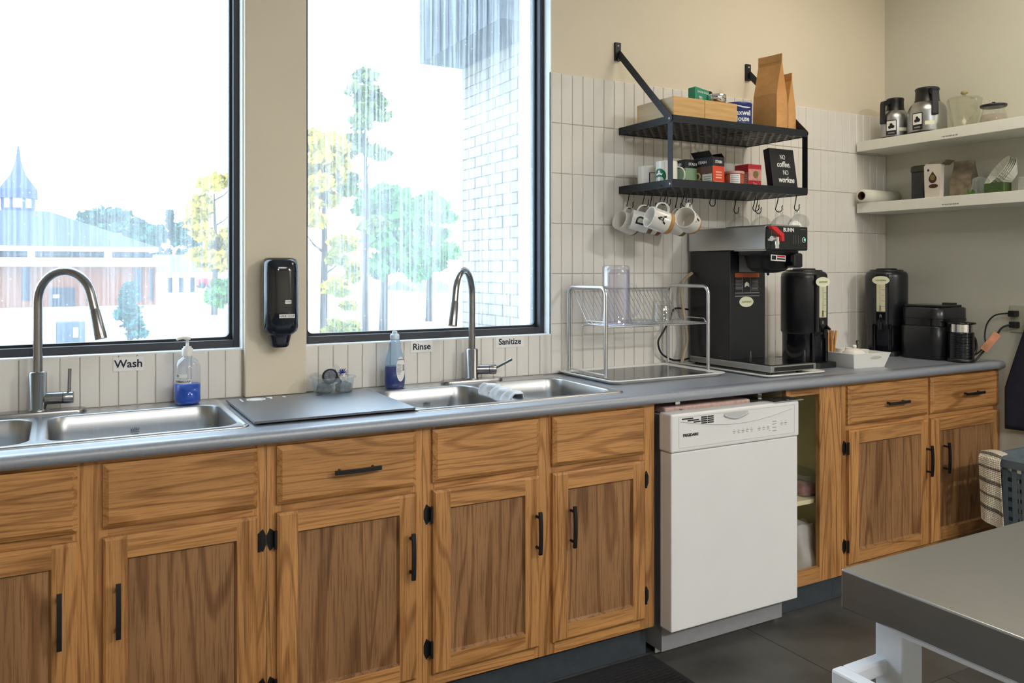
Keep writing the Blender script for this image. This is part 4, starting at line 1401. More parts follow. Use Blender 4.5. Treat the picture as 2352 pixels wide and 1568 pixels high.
def hang_mug(label, hook, yaw_deg, tilt_deg, mats, letter=None, clear=False, band=0.02, H=0.092, r=0.041, group=None, la=-1):
    """mug hung by its handle; its mouth looks towards yaw (world) and tilts up"""
    p = HP[hook]
    ya, ti = math.radians(yaw_deg), math.radians(tilt_deg)
    n = Vector((cos(ya) * cos(ti), sin(ya) * cos(ti), sin(ti)))
    h = (Vector((0, 0, 1)) - n * n.z).normalized()
    s = n.cross(h)
    hr = 0.030
    org = p - n * (H * 0.50) - h * (r + hr - 0.0075)
    t = thing('glass_mug' if clear else 'mug', label, 'mug', tuple(org), 0, group)
    m3 = Matrix((h, s, n)).transposed()
    t.rotation_euler = m3.to_euler()
    mug_mesh(t, mats, H, r, band, clear)
    if letter:
        a = la * PI / 2 + 0.0
        ang = a
        dr = Vector((cos(ang), sin(ang), 0))
        o = dr * (r + 0.0003) + Vector((0, 0, (H + band) / 2 + 0.002))
        # letters stand with their heads away from the mouth's handle side
        L = text(letter, 0.050, (0, 0, 0), (1, 0, 0), (0, 1, 0), 'ink_black', t, 'letter', local=True, bold=0.0012)
        me = L.data
        for v in me.vertices:                                  # wrap the flat letter round the mug
            x, y, z = v.co
            th = ang + x / r
            v.co = (cos(th) * (r + 0.0006 + z * 0.5), sin(th) * (r + 0.0006 + z * 0.5), (H + band) / 2 + y)
        if la > 0:
            pass
    return t
W_ = ('white_ceramic', 'tan_base', 'white_ceramic')
hang_mug('plain cream mug hanging at the window end of the rack', 0, 188, 17, ('white_ceramic', 'olive_base', 'white_ceramic'), band=0.012)
hang_mug('white mug lettered D with brown base hanging under the rack', 1, 152, 14, ('white_ceramic', M('brown_base', '#6f5648', 0.5), 'white_ceramic'), 'D')
hang_mug('white mug with red-brown base hanging behind the lettered mugs', 2, 165, 12, ('white_ceramic', 'red_base', 'white_ceramic'))
hang_mug('white mug lettered A with tan base hanging under the rack', 3, 170, 17, W_, 'A', H=0.096, r=0.043)
hang_mug('white mug with olive base hanging by a thin ring handle', 4, 175, 14, ('white_ceramic', 'olive_base', 'white_ceramic'))
hang_mug('white mug lettered T seen mouth-on with tan base', 5, 212, 14, W_, 'T', H=0.096, r=0.043)
CL = ('clear_glass', 'clear_glass', 'clear_glass')
for hk, lab, yw in ((7, 'clear glass mug nearest the empty hook, above the brewer', 250), (9, 'second clear glass mug hanging above the brewer', 245), (10, 'clear glass mug hanging behind the brewer control panel', 245), (11, 'clear glass mug at the corner of the rack over the brewer panel', 235)):
    hang_mug(lab, hk, yw, 10, CL, clear=True, H=0.090, r=0.039, group='clear glass mugs under the rack')

# ------------------------------------------------------------------ upper tier of the rack
ZU = 1.907 + 0.003
for k, (xa, xb) in enumerate(((2.078, 2.236), (2.238, 2.410))):
    t = thing('bamboo_box', ('open bamboo box at the window end of the upper tier', 'open bamboo box holding the tins on the upper tier')[k], 'box', ((xa + xb) / 2, -0.23, ZU))
    y0, y1, h = -0.343, -0.115, 0.098
    for n_, a in (('front_board', (xa, xb, y0, y0 + 0.008)), ('back_board', (xa, xb, y1 - 0.008, y1)), ('side_board', (xa, xa + 0.008, y0 + 0.008, y1 - 0.008)), ('side_board', (xb - 0.008, xb, y0 + 0.008, y1 - 0.008)), ):
        G().box(*a, ZU, ZU + h).build(n_, 'bamboo' if n_ != 'side_board' else 'pale_wood', t, bev=0.0008)
    G().box(xa + 0.008, xb - 0.008, y0 + 0.008, y1 - 0.008, ZU, ZU + 0.006).build('bottom_board', 'bamboo', t)
t = thing('tea_packet', 'green tea packet standing in the bamboo box', 'packet', (2.262, -0.25, ZU + 0.0065))
z0 = ZU + 0.0065
G().prism([(2.246, z0), (2.320, z0), (2.322, z0 + 0.148), (2.246, z0 + 0.160)], -0.275, -0.235, 'xz').build('packet', 'tea_green', t, bev=0.003)
text('DAVIDSTEA', 0.0115, (2.288, -0.2765, z0 + 0.138), (1, 0, -0.10), (0.1, 0, 1), 'white_label', t, 'brand_name')
text('m', 0.026, (2.275, -0.2765, z0 + 0.118), (1, 0, -0.08), (0.08, 0, 1), 'white_label', t, 'emblem')
t = thing('storage_tin', 'silver clip-lid tin lying in the bamboo box', 'tin', (2.335, -0.26, ZU + 0.0065))
G().lathe([(0.036, 0), (0.038, 0.002), (0.038, 0.106), (0.040, 0.108), (0.040, 0.130), (0.036, 0.133), (0, 0.134)], (2.352, -0.285, z0), 28).build('tin', 'chrome', t)
G().tube([(2.312, -0.30, z0 + 0.124), (2.330, -0.326, z0 + 0.119), (2.365, -0.328, z0 + 0.114), (2.395, -0.29, z0 + 0.112)], 0.0013, 6).build('clip_wire', 'chrome', t)
t = thing('storage_canister', 'black round canister standing behind the silver tin', 'canister', (2.36, -0.17, ZU + 0.0065))
G().lathe([(0.042, 0), (0.044, 0.002), (0.044, 0.125), (0.041, 0.126)], (2.362, -0.185, z0), 30).build('body', 'black_gloss', t)
G().lathe([(0.0465, 0.126), (0.0465, 0.158), (0.043, 0.163), (0, 0.164)], (2.362, -0.185, z0), 30).build('lid', 'black_gloss', t)
G().box(2.345, 2.360, -0.2325, -0.2310, z0 + 0.136, z0 + 0.144).build('label', 'red_plastic', t)
t = thing('coffee_tin', 'blue coffee canister lettered Maxwell House between boxes and bags', 'tin', (2.52, -0.24, ZU))
G().lathe([(0.062, 0), (0.064, 0.002), (0.064, 0.036)], (2.506, -0.24, ZU), 36, cap1=False).build('bottom_band', 'teal_strip', t)
G().lathe([(0.064, 0.036), (0.064, 0.112), (0.0655, 0.114), (0.0655, 0.122), (0.062, 0.124), (0, 0.124)], (2.506, -0.24, ZU), 36, cap0=False).build('body', 'maxwell_blue', t)
for wd, zz, ac, sz in (('Maxwell', 0.078, -1.98, 0.030), ('House', 0.053, -1.98, 0.030)):
    L = text(wd, sz, (0, 0, 0), (1, 0, 0), (0, 1, 0), 'white_label', t, 'brand_name', local=True, bold=0.0006, sx=0.92)
    for v in L.data.vertices:
        x, y, z = v.co
        th = ac + x / 0.064
        v.co = (2.506 - 2.52 + cos(th) * (0.0645 + z), sin(th) * (0.0645 + z), zz + y)
g = G()
g.tube([(2.506 + 0.0648 * cos(a), -0.24 + 0.0648 * sin(a), ZU + 0.112 - 0.012 * sin((a + 2.5) * 1.9)) for a in [-2.45 + 0.06 * k for k in range(20)]], [0.001 + 0.003 * sin(PI * k / 19) for k in range(20)], 6)
g.build('swoosh', 'white_label', t)

def kraft_bag(label, cx, cy, w, d, h, yaw, mat='kraft'):
    t = thing('kraft_bag', label, 'bag', (cx, cy, ZU), yaw)
    g = G()
    n = 8
    R = []
    for k in range(n + 1):
        v = k / n
        z = h * v
        dep = d * (1 - 0.10 * v) if v < 0.45 else d * 0.955 * (1 - ((v - 0.45) / 0.45)) + 0.004 if v < 0.9 else 0.004
        dep = max(0.004, dep)
        ww = w * (1 + 0.02 * sin(7 * v))
        notch = 0.25 * dep * (1 if v > 0.3 else v / 0.3)
        R.append([(-ww / 2, -dep / 2, z), (0, -dep / 2 - 0.004 * sin(5 * v), z), (ww / 2, -dep / 2, z), (ww / 2 - notch, 0, z + 0.0), (ww / 2, dep / 2, z), (0, dep / 2, z), (-ww / 2, dep / 2, z), (-ww / 2 + notch, 0, z)])
    g.rings(R, 0, False)
    b = g.build('bag', mat, t, local=True)
    G().box(-w / 2, w / 2, -0.0032, -0.0024, h * 0.905, h * 0.908).build('seal_crease', M('crease', '#8a6238', 0.8), b, local=True)
    return t
kraft_bag('tall folded kraft coffee bag on the upper tier', 2.690, -0.255, 0.115, 0.085, 0.350, math.radians(-80))
kraft_bag('shorter kraft coffee bag at the far end of the upper tier', 2.776, -0.240, 0.100, 0.062, 0.280, math.radians(-80))

# ------------------------------------------------------------------ lower tier of the rack
ZL = 1.657 + 0.003
def standing_mug(label, x, y, yaw, H=0.095, r=0.043, mat='white_ceramic'):
    t = thing('mug', label, 'mug', (x, y, ZL), yaw)
    mug_mesh(t, (mat, mat, mat), H, r, 0.006)
    return t
m1 = standing_mug('plain white mug with dark square outline at the rack end', 2.130, -0.125, math.radians(40), 0.100, 0.045)
g = G()
for a, b, c_, d_ in ((-0.002, 0.002, 0.0, 0.064), (-0.002, 0.024, 0.061, 0.064)):
    g.sheet(lambda u, v, a=a, b=b, c_=c_, d_=d_: (0.0465 * cos(math.radians(196) + (a + (b - a) * u) / 0.046), 0.0465 * sin(math.radians(196) + (a + (b - a) * u) / 0.046), 0.008 + c_ + (d_ - c_) * v), 6, 1)
g.build('outline_print', 'ink_navy', m1, local=True)
m2 = standing_mug('white mug with green round mermaid emblem behind the rack upright', 2.120, -0.250, math.radians(-38), 0.106, 0.043)
def on_mug(name, poly, mat, ac, zc, r=0.0434, lift=0.0):
    vs_ = []
    for x, z in poly:
        th = ac + x / r
        vs_.append(((r + lift) * cos(th), (r + lift) * sin(th), zc + z))
    g = G()
    g.add(vs_, [list(range(len(poly)))])
    return g.build(name, mat, m2, local=True)
va = math.radians(-142 + 38 - 30)
def disc(name, r, mat, ac, zc, lift, x0=0, z0=0, sx=1.0):
    g = G()
    n, rr_ = 32, 6
    g.sheet(lambda u, v: ((0.0434 + lift) * cos(ac + (x0 + sx * r * v * cos(2 * PI * u)) / 0.0434), (0.0434 + lift) * sin(ac + (x0 + sx * r * v * cos(2 * PI * u)) / 0.0434), zc + z0 + r * v * sin(2 * PI * u)), n, rr_)
    return g.build(name, mat, m2, local=True)
disc('emblem', 0.031, 'brand_green', va, 0.045, 0.0002)
crown = [(-0.014, 0.002), (-0.017, 0.012), (-0.010, 0.008), (-0.007, 0.014), (-0.003, 0.011), (-0.0045, 0.018), (0, 0.025), (0.0045, 0.018), (0.003, 0.011), (0.007, 0.014), (0.010, 0.008), (0.017, 0.012), (0.014, 0.002), (0.007, 0.005), (0, 0.0062), (-0.007, 0.005)]
on_mug('emblem_crown', crown, 'white_label', va, 0.046, 0.0434, 0.0008)
disc('emblem_face', 0.0115, 'white_label', va, 0.032, 0.0007, 0, 0, 0.72)
for sd_ in (-1, 1):
    for k in range(3):
        x0, x1 = sd_ * (0.0098 + 0.0042 * k), sd_ * (0.0112 + 0.0048 * k)
        w_ = 0.0011
        band = [(x0 * 0.72, 0.0105 - 0.001 * k), (x0, 0.002), (x1, -0.008), (x1 * 0.92, -0.018), (x1 * 0.92 + w_ * sd_, -0.018), (x1 + 2 * w_ * sd_, -0.008), (x0 + 2 * w_ * sd_, 0.002), (x0 * 0.72 + w_ * sd_, 0.0115 - 0.001 * k)]
        on_mug('emblem_hair', band, 'white_label', va, 0.032, 0.0434, 0.0008)
for x in (-0.003, 0.003):
    on_mug('emblem_eye', [(x - 0.0017, 0.0), (x + 0.0017, 0.0), (x + 0.0012, 0.0012), (x - 0.0012, 0.0012)], 'brand_green', va, 0.034, 0.0434, 0.0011)
on_mug('emblem_mouth', [(-0.0018, -0.009), (0.0018, -0.009), (0.001, -0.0078), (-0.001, -0.0078)], 'brand_green', va, 0.034, 0.0434, 0.0011)
t = thing('dark_lid', 'dark purple lid tilted against the wall behind the mugs', 'lid', (2.19, -0.13, ZL))
G().rings([[(2.185 + 0.055 * cos(2 * PI * k / 24), -0.13 + 0.02 * q, ZL + 0.056 + 0.055 * sin(2 * PI * k / 24)) for k in range(24)] for q in (0, 0.4)], 0, True).build('lid', 'box_purple', t)

def tea_box(label, x, y, yaw, w, d, h, side_m, front_m, top_m, brand, open_top=False, panel=None):
    t = thing('tea_box', label, 'box', (x, y, ZL), yaw)
    hb = h * 0.72
    G().box(-w / 2, w / 2, -d / 2, d / 2, 0, hb).build('carton', front_m, t, local=True)
    s = G().box(-w / 2 - 0.0004, -w / 2, -d / 2, d / 2, 0, hb)
    s.build('side_print', side_m, t, local=True)
    G().box(-w / 2 - 0.0006, w / 2 + 0.0006, -d / 2 - 0.0006, d / 2 + 0.0006, hb, h).build('top_band', top_m, t, local=True)
    if brand:
        text(brand, 0.0155, (0.0, -d / 2 - 0.0012, hb + (h - hb) * 0.45), (1, 0, 0), (0, 0, 1), 'white_label', t, 'brand_name', local=True, bold=0.0003, sx=min(1.0, w / 0.075))
        text(brand, 0.0155, (-w / 2 - 0.0012, 0.004, hb + (h - hb) * 0.45), (0, -1, 0), (0, 0, 1), 'white_label', t, 'brand_name', local=True, bold=0.0003)
    if open_top:
        g = G()
        g.add([(-w / 2, -d / 2, h), (-w / 2 - 0.02, -d / 2, h + 0.022), (-w / 2 - 0.02, d / 2, h + 0.022), (-w / 2, d / 2, h)], [(0, 1, 2, 3)])
        g.add([(w / 2, -d / 2, h), (w / 2 - 0.016, -d / 2, h + 0.016), (w / 2 - 0.016, d / 2, h + 0.016), (w / 2, d / 2, h)], [(0, 1, 2, 3)])
        g.add([(-w / 2, d / 2, h), (-w / 2, d / 2 - 0.02, h + 0.028), (w / 2, d / 2 - 0.02, h + 0.028), (w / 2, d / 2, h)], [(0, 1, 2, 3)])
        g.build('flap', top_m, t, local=True, solid=0.0012)
    return t
yw = math.radians(0)
b1 = tea_box('green and black STASH tea box behind the mug handle', 2.262, -0.20, yw, 0.074, 0.086, 0.124, 'sage_green', 'sage_green', 'box_black', 'STASH')
b2 = tea_box('open orange and black STASH tea box at the front of the lower tier', 2.322, -0.275, math.radians(5), 0.068, 0.100, 0.130, 'box_brown', 'box_orange', 'box_black', 'STASH', True)
for k in range(3):
    G().box(-0.018, 0.018, -0.0512, -0.0506, 0.066 - 0.011 * k, 0.0715 - 0.011 * k).build('title_print', M('print_pale', '#e8b09a', 0.6), b2, local=True)
for k in range(5):
    G().box(-0.024, 0.024, -0.0510, -0.0506, 0.030 - 0.0055 * k, 0.0318 - 0.0055 * k).build('fine_print', 'print_pale', b2, local=True)
G().box(-0.0356, -0.0346, -0.046, 0.004, 0.010, 0.062).build('side_panel', 'white_label', b2, local=True)
for k in range(5):
    G().box(-0.0362, -0.0356, -0.042 + 0.004 * (k % 2), -0.004, 0.050 - 0.009 * k, 0.0525 - 0.009 * k).build('side_panel_print', 'ink_grey', b2, local=True)
for yy, zz, r in ((0.030, 0.055, 0.014), (0.026, 0.026, 0.017)):
    g = G()
    g.tube([(-0.0355, yy + r * cos(2 * PI * k / 16), zz + r * 0.9 * sin(2 * PI * k / 16)) for k in range(16)], 0.0035, 6, closed=True)
    g.build('fruit_print', M('fruit_print', '#c9b98a', 0.6, var=0.3), b2, local=True)
t = thing('spice_jar', 'small amber jar half hidden behind the orange tea box', 'jar', (2.435, -0.20, ZL))
G().lathe([(0.022, 0), (0.024, 0.002), (0.024, 0.070), (0.020, 0.078), (0.0, 0.0782)], (2.435, -0.20, ZL), 20).build('jar', M('jar_brown', '#5c4030', 0.15), t)
G().lathe([(0.023, 0.078), (0.023, 0.094), (0.021, 0.096), (0, 0.0962)], (2.435, -0.20, ZL), 20).build('lid', 'tub_plastic', t)
t = thing('label_jar', 'wide reddish jar with white label beside the pink tea box', 'jar', (2.452, -0.285, ZL))
G().lathe([(0.040, 0), (0.042, 0.002), (0.042, 0.070), (0.0, 0.0702)], (2.448, -0.285, ZL), 28).build('jar', 'amber_jar', t)
G().lathe([(0.0435, 0.070), (0.0435, 0.079), (0.041, 0.081), (0, 0.0812)], (2.448, -0.285, ZL), 28).build('lid', M('jar_lid', '#b9908a', 0.3, var=0.1), t)
wrap_label('label', (2.448, -0.285), 0.0424, math.radians(205), math.radians(262), ZL + 0.004, ZL + 0.068, 'white_label', t)
for k in range(7):
    wrap_label('label_print', (2.448, -0.285), 0.0427, math.radians(210), math.radians(256), ZL + 0.012 + 0.008 * k, ZL + 0.0135 + 0.008 * k, 'ink_grey', t)
t = tea_box('pink and red fruit tea box beside the chalkboard sign', 2.560, -0.255, math.radians(0), 0.075, 0.075, 0.118, 'box_pink', 'box_red', 'box_red', None)
G().box(-0.0375, 0.0375, -0.0392, -0.0380, 0.050, 0.098).build('front_print', 'box_pink', t, local=True)
G().lathe([(0.0, 0.0), (0.015, 0.0005), (0.015, 0.001)], (0, 0, 0), 18).build('round_print', 'olive_base', t, local=True).matrix_local = Matrix.Translation((0.004, -0.0392, 0.076)) @ Matrix.Rotation(PI / 2, 4, 'X')
text('Tea', 0.016, (0.0, -0.0385, 0.036), (1, 0, 0), (0, 0, 1), 'print_pale', t, 'title_print', local=True)
for k in range(9):
    G().box(-0.0392, -0.0380, -0.030, 0.026 - 0.004 * (k % 3), 0.012 + 0.0075 * k, 0.0145 + 0.0075 * k).build('side_text_print', 'white_label', t, local=True)
tag(G().box(2.63, 2.70, -0.19, -0.12, ZL, ZL + 0.118).build('tea_box', 'box_purple', bev=0.001), 'dark purple box behind the chalkboard sign', 'box')
# the lettered board leans back a little
t = thing('letter_board', 'black board lettered NO coffee NO workee leaning on the rack', 'sign', (2.710, -0.318, ZL))
t.rotation_euler = (math.radians(-9), 0, math.radians(0))
G().box(-0.062, 0.085, 0.0, 0.034, 0.0, 0.198).build('board', 'box_black', t, local=True, bev=0.0015)
text('NO', 0.030, (0.012, -0.0012, 0.160), (1, 0, 0), (0, 0, 1), 'white_label', t, 'lettering', local=True, sx=0.7)
text('coffee.', 0.036, (0.012, -0.0012, 0.128), (1, 0, 0), (0, 0, 1), 'white_label', t, 'lettering', local=True, shear=0.28, bold=0.0005, sx=0.85)
text('NO', 0.030, (0.020, -0.0012, 0.092), (1, 0, 0), (0, 0, 1), 'white_label', t, 'lettering', local=True, sx=0.7)
text('workee', 0.036, (0.018, -0.0012, 0.060), (1, 0, 0), (0, 0, 1), 'white_label', t, 'lettering', local=True, shear=0.28, bold=0.0006, sx=0.85)
# ------------------------------------------------------------------ coffee brewer on its tray
t = thing('brewer_tray', 'shallow white tray under the coffee brewer', 'tray', (2.57, -0.26, ZT + 0.0005))
zb = ZT + 0.001
def tr2(d, z):
    return [(p[0], p[1], zb + z) for p in rrect(2.398 + d, 2.738 - d, -0.518 + d, -0.012 - d, 0.03, 6)]
G().rings([tr2(0.012, 0), tr2(0.0, 0.006), tr2(0.0, 0.009), tr2(0.010, 0.009), tr2(0.016, 0.004), tr2(0.03, 0.004)], 0, False).build('tray', 'white_plastic', t)
BX0, BX1, BZ = 2.436, 2.645, ZT + 0.0055
br = thing('coffee_brewer', 'tall black and steel coffee brewer with red tap lever', 'coffee maker', (2.54, -0.25, BZ))
for x in (BX0 + 0.02, BX1 - 0.02):
    for y in (-0.47, -0.06):
        G().lathe([(0.012, 0), (0.012, 0.012)], (x, y, BZ), 12).build('foot', 'black_plastic', br)
zb0 = BZ + 0.012
bs = G().box(BX0, BX1 + 0.045, -0.500, -0.03, zb0, zb0 + 0.026).build('base', 'steel_x', br, bev=0.003)
G().box(BX0 + 0.018, BX1 + 0.028, -0.5012, -0.4995, zb0 + 0.004, zb0 + 0.020).build('base_grille', 'black_plastic', bs)
G().box(BX0 + 0.006, BX1 + 0.039, -0.494, -0.275, zb0 + 0.026, zb0 + 0.029).build('drip_plate', 'black_gloss', bs)
for x in (BX0 + 0.02, BX1 + 0.010):
    G().lathe([(0.006, 0), (0.006, 0.045), (0.004, 0.047)], (x, -0.47 + (0.10 if x < 2.5 else 0), zb0 + 0.029), 12).build('guide_pin', 'black_plastic', bs)
zt0 = zb0 + 0.026
G().box(BX0 + 0.002, BX1 - 0.002, -0.272, -0.030, zt0, 1.414).build('tower', 'black_satin', br, bev=0.004)
hd = G().box(BX0, BX1, -0.468, -0.022, 1.415, 1.510).build('head', 'steel_x', br, bev=0.003)
G().box(BX0 + 0.05, BX1 + 0.004, -0.455, -0.20, 1.510, 1.517).build('top_cover', 'steel_x', hd, bev=0.002)
cpn = G().box(BX0 + 0.002, BX1 + 0.003, -0.496, -0.468, 1.412, 1.508).build('control_panel', 'black_plastic', br, bev=0.006, seg=3)
text('BUNN', 0.0215, (2.536, -0.4968, 1.493), (1, 0, 0), (0, 0, 1), 'white_label', cpn, 'brand_name', bold=0.0005)
G().box(2.602, 2.632, -0.4968, -0.4960, 1.4955, 1.4970).build('fine_print', 'ink_grey', cpn)
for k in range(4):
    G().box(2.562 + 0.014 * k, 2.5628 + 0.014 * k, -0.4968, -0.4960, 1.438, 1.474).build('panel_line', 'ink_grey', cpn)
G().lathe([(0.0105, 0.0), (0.0105, 0.0008), (0.0085, 0.0008)], (0, 0, 0), 18, cap0=False, cap1=False).build('switch_ring', 'white_label', cpn, local=True).matrix_local = Matrix.Translation((2.622 - 2.54, -0.4966 + 0.25, 1.455 - BZ)) @ Matrix.Rotation(PI / 2, 4, 'X')
G().lathe([(0.0, 0.0006), (0.005, 0.0006), (0.005, 0.0018), (0, 0.002)], (0, 0, 0), 14).build('switch_light', M('green_light', (0.1, 0.7, 0.4), 0.3, emit=(0.1, 0.9, 0.5), estr=0.6), cpn, local=True).matrix_local = Matrix.Translation((2.626 - 2.54, -0.4966 + 0.25, 1.455 - BZ)) @ Matrix.Rotation(PI / 2, 4, 'X')
# hot-water tap: chrome body, red lever
g = G()
g.cyl((2.438, -0.490, 1.456), (2.438, -0.535, 1.456), 0.011, n=16)
g.cyl((2.410, -0.530, 1.456), (2.453, -0.530, 1.456), 0.0085, n=16)
g.cyl((2.432, -0.534, 1.462), (2.432, -0.534, 1.432), 0.0095, n=16)
g.cyl((2.432, -0.534, 1.432), (2.432, -0.534, 1.418), 0.0075, n=16)
g.cyl((2.406, -0.530, 1.456), (2.414, -0.530, 1.456), 0.0105, n=16)
tp = g.build('tap', 'chrome', br)
G().prism([(2.380, 1.503), (2.408, 1.502), (2.450, 1.474), (2.452, 1.446), (2.438, 1.446), (2.436, 1.464), (2.404, 1.484), (2.388, 1.493)], -0.552, -0.536, 'xz').build('lever', 'red_plastic', tp, bev=0.003)
# brew funnel under the head
g = G()
fx, fy = 2.540, -0.385
def fr_(w, d, z, r=0.02):
    return [(fx + x, fy + y, z) for x, y in rrect(-w, w, -d, d, r, 5)]
g.rings([fr_(0.020, 0.020, 1.322, 0.018), fr_(0.060, 0.058, 1.330, 0.04), fr_(0.072, 0.070, 1.345, 0.045), fr_(0.084, 0.080, 1.392, 0.05), fr_(0.098, 0.086, 1.396, 0.03), fr_(0.098, 0.086, 1.411, 0.03)])
fn = g.build('brew_funnel', 'black_plastic', br)
G().box(fx + 0.02, fx + 0.072, fy - 0.118, fy - 0.06, 1.343, 1.402).build('funnel_handle', 'black_gloss', fn, bev=0.008)
G().tube([(fx, fy, 1.322), (fx, fy, 1.312)], [0.006, 0.005], 10).build('drip_tip', 'black_plastic', fn)
for x in (BX0 + 0.012, BX1 - 0.02):
    G().box(x, x + 0.012, -0.462, -0.29, 1.4115, 1.4149).build('funnel_rail', 'chrome', br)
def tilt_decal(name, x0, z0, w, h, mat, par, y=-0.2726):
    return decal(name, (x0, y, z0), (1, 0, 0), (0, 0, 1), w, h, mat, par, 0.0006)
d = decal('funnel_label', (2.463, fy - 0.0868, 1.372), (1, 0, -0.05), (0, -0.02, 1), 0.082, 0.024, 'white_label', fn, 0.001)
decal('label_print', (2.497, fy - 0.0882, 1.386), (1, 0, -0.05), (0, -0.02, 1), 0.044, 0.006, 'red_plastic', d, 0.0006)
decal('label_print', (2.497, fy - 0.0882, 1.376), (1, 0, -0.05), (0, -0.02, 1), 0.044, 0.006, 'ink_black', d, 0.0006)
decal('label_print', (2.468, fy - 0.0882, 1.376), (1, 0, -0.05), (0, -0.02, 1), 0.022, 0.016, 'ink_black', d, 0.0006)
tilt_decal('notice_sheet', 2.492, 1.326, 0.092, 0.070, 'grey_label', br)
w = tilt_decal('warning_label', 2.466, 1.225, 0.140, 0.096, 'ink_black', br)
tilt_decal('warning_stripe', 2.466, 1.303, 0.140, 0.018, 'orange_label', w, -0.2734)
for k in range(2):
    tilt_decal('warning_line', 2.466, 1.236 - 0.013 * k, 0.140, 0.003, 'grey_label', w, -0.2734)
for x, n_ in ((2.470, 7), (2.562, 8)):
    for k in range(n_):
        tilt_decal('warning_text', x, 1.290 - 0.006 * k, 0.036 + 0.006 * ((k * 7) % 3) * 0.3, 0.002, 'ink_grey', w, -0.2734)
for x in (2.510, 2.556):
    tilt_decal('warning_rule', x, 1.242, 0.0015, 0.058, 'grey_label', w, -0.2734)
G().prism([(2.522, 1.262), (2.535, 1.268), (2.548, 1.262), (2.546, 1.278), (2.532, 1.284), (2.522, 1.276)], -0.2740, -0.2730, 'xz').build('warning_symbol', 'white_label', w)
ov = [(2.532 + 0.040 * cos(2 * PI * k / 30), 1.200 - 0.0 + 0.022 * sin(2 * PI * k / 30)) for k in range(30)]
e = G().prism(ov, -0.2734, -0.2725, 'xz').build('oval_badge', 'cream_label', br)
text('canteen', 0.0175, (2.532, -0.2738, 1.201), (1, 0, 0), (0, 0, 1), M('olive_ink', '#7f8c48', 0.6), e, 'brand_name')
# water hose and power cord behind the brewer
g = G()
def smooth_path(pts, n=8):
    P = [Vector(p) for p in pts]
    out = []
    for i in range(len(P) - 1):
        p0, p1, p2, p3 = P[max(0, i - 1)], P[i], P[i + 1], P[min(len(P) - 1, i + 2)]
        for k in range(n):
            t_ = k / n
            out.append(tuple(0.5 * ((2 * p1) + (-p0 + p2) * t_ + (2 * p0 - 5 * p1 + 4 * p2 - p3) * t_ ** 2 + (-p0 + 3 * p1 - 3 * p2 + p3) * t_ ** 3)))
    out.append(tuple(P[-1]))
    return out
hs = smooth_path([(2.43, -0.05, 1.32), (2.385, -0.05, 1.285), (2.372, -0.05, 1.22), (2.388, -0.05, 1.12), (2.402, -0.05, 1.03), (2.385, -0.05, 0.965), (2.372, -0.045, ZT + 0.009)])
tag(G().tube(hs, 0.0075, 12).build('water_hose', 'hose_clear'), 'pale water hose curving down behind the brewer', 'hose')
cd = smooth_path([(2.425, -0.03, 1.16), (2.345, -0.035, 1.165), (2.318, -0.035, 1.12), (2.285, -0.03, 1.065), (2.258, -0.03, 1.025), (2.275, -0.03, 0.975), (2.33, -0.032, ZT + 0.030), (2.385, -0.03, ZT + 0.024), (2.43, -0.03, ZT + 0.03)])
tag(G().tube(cd, 0.0042, 10).build('power_cord', 'cord_black'), 'black power cord looping behind the dish rack and brewer', 'cord')

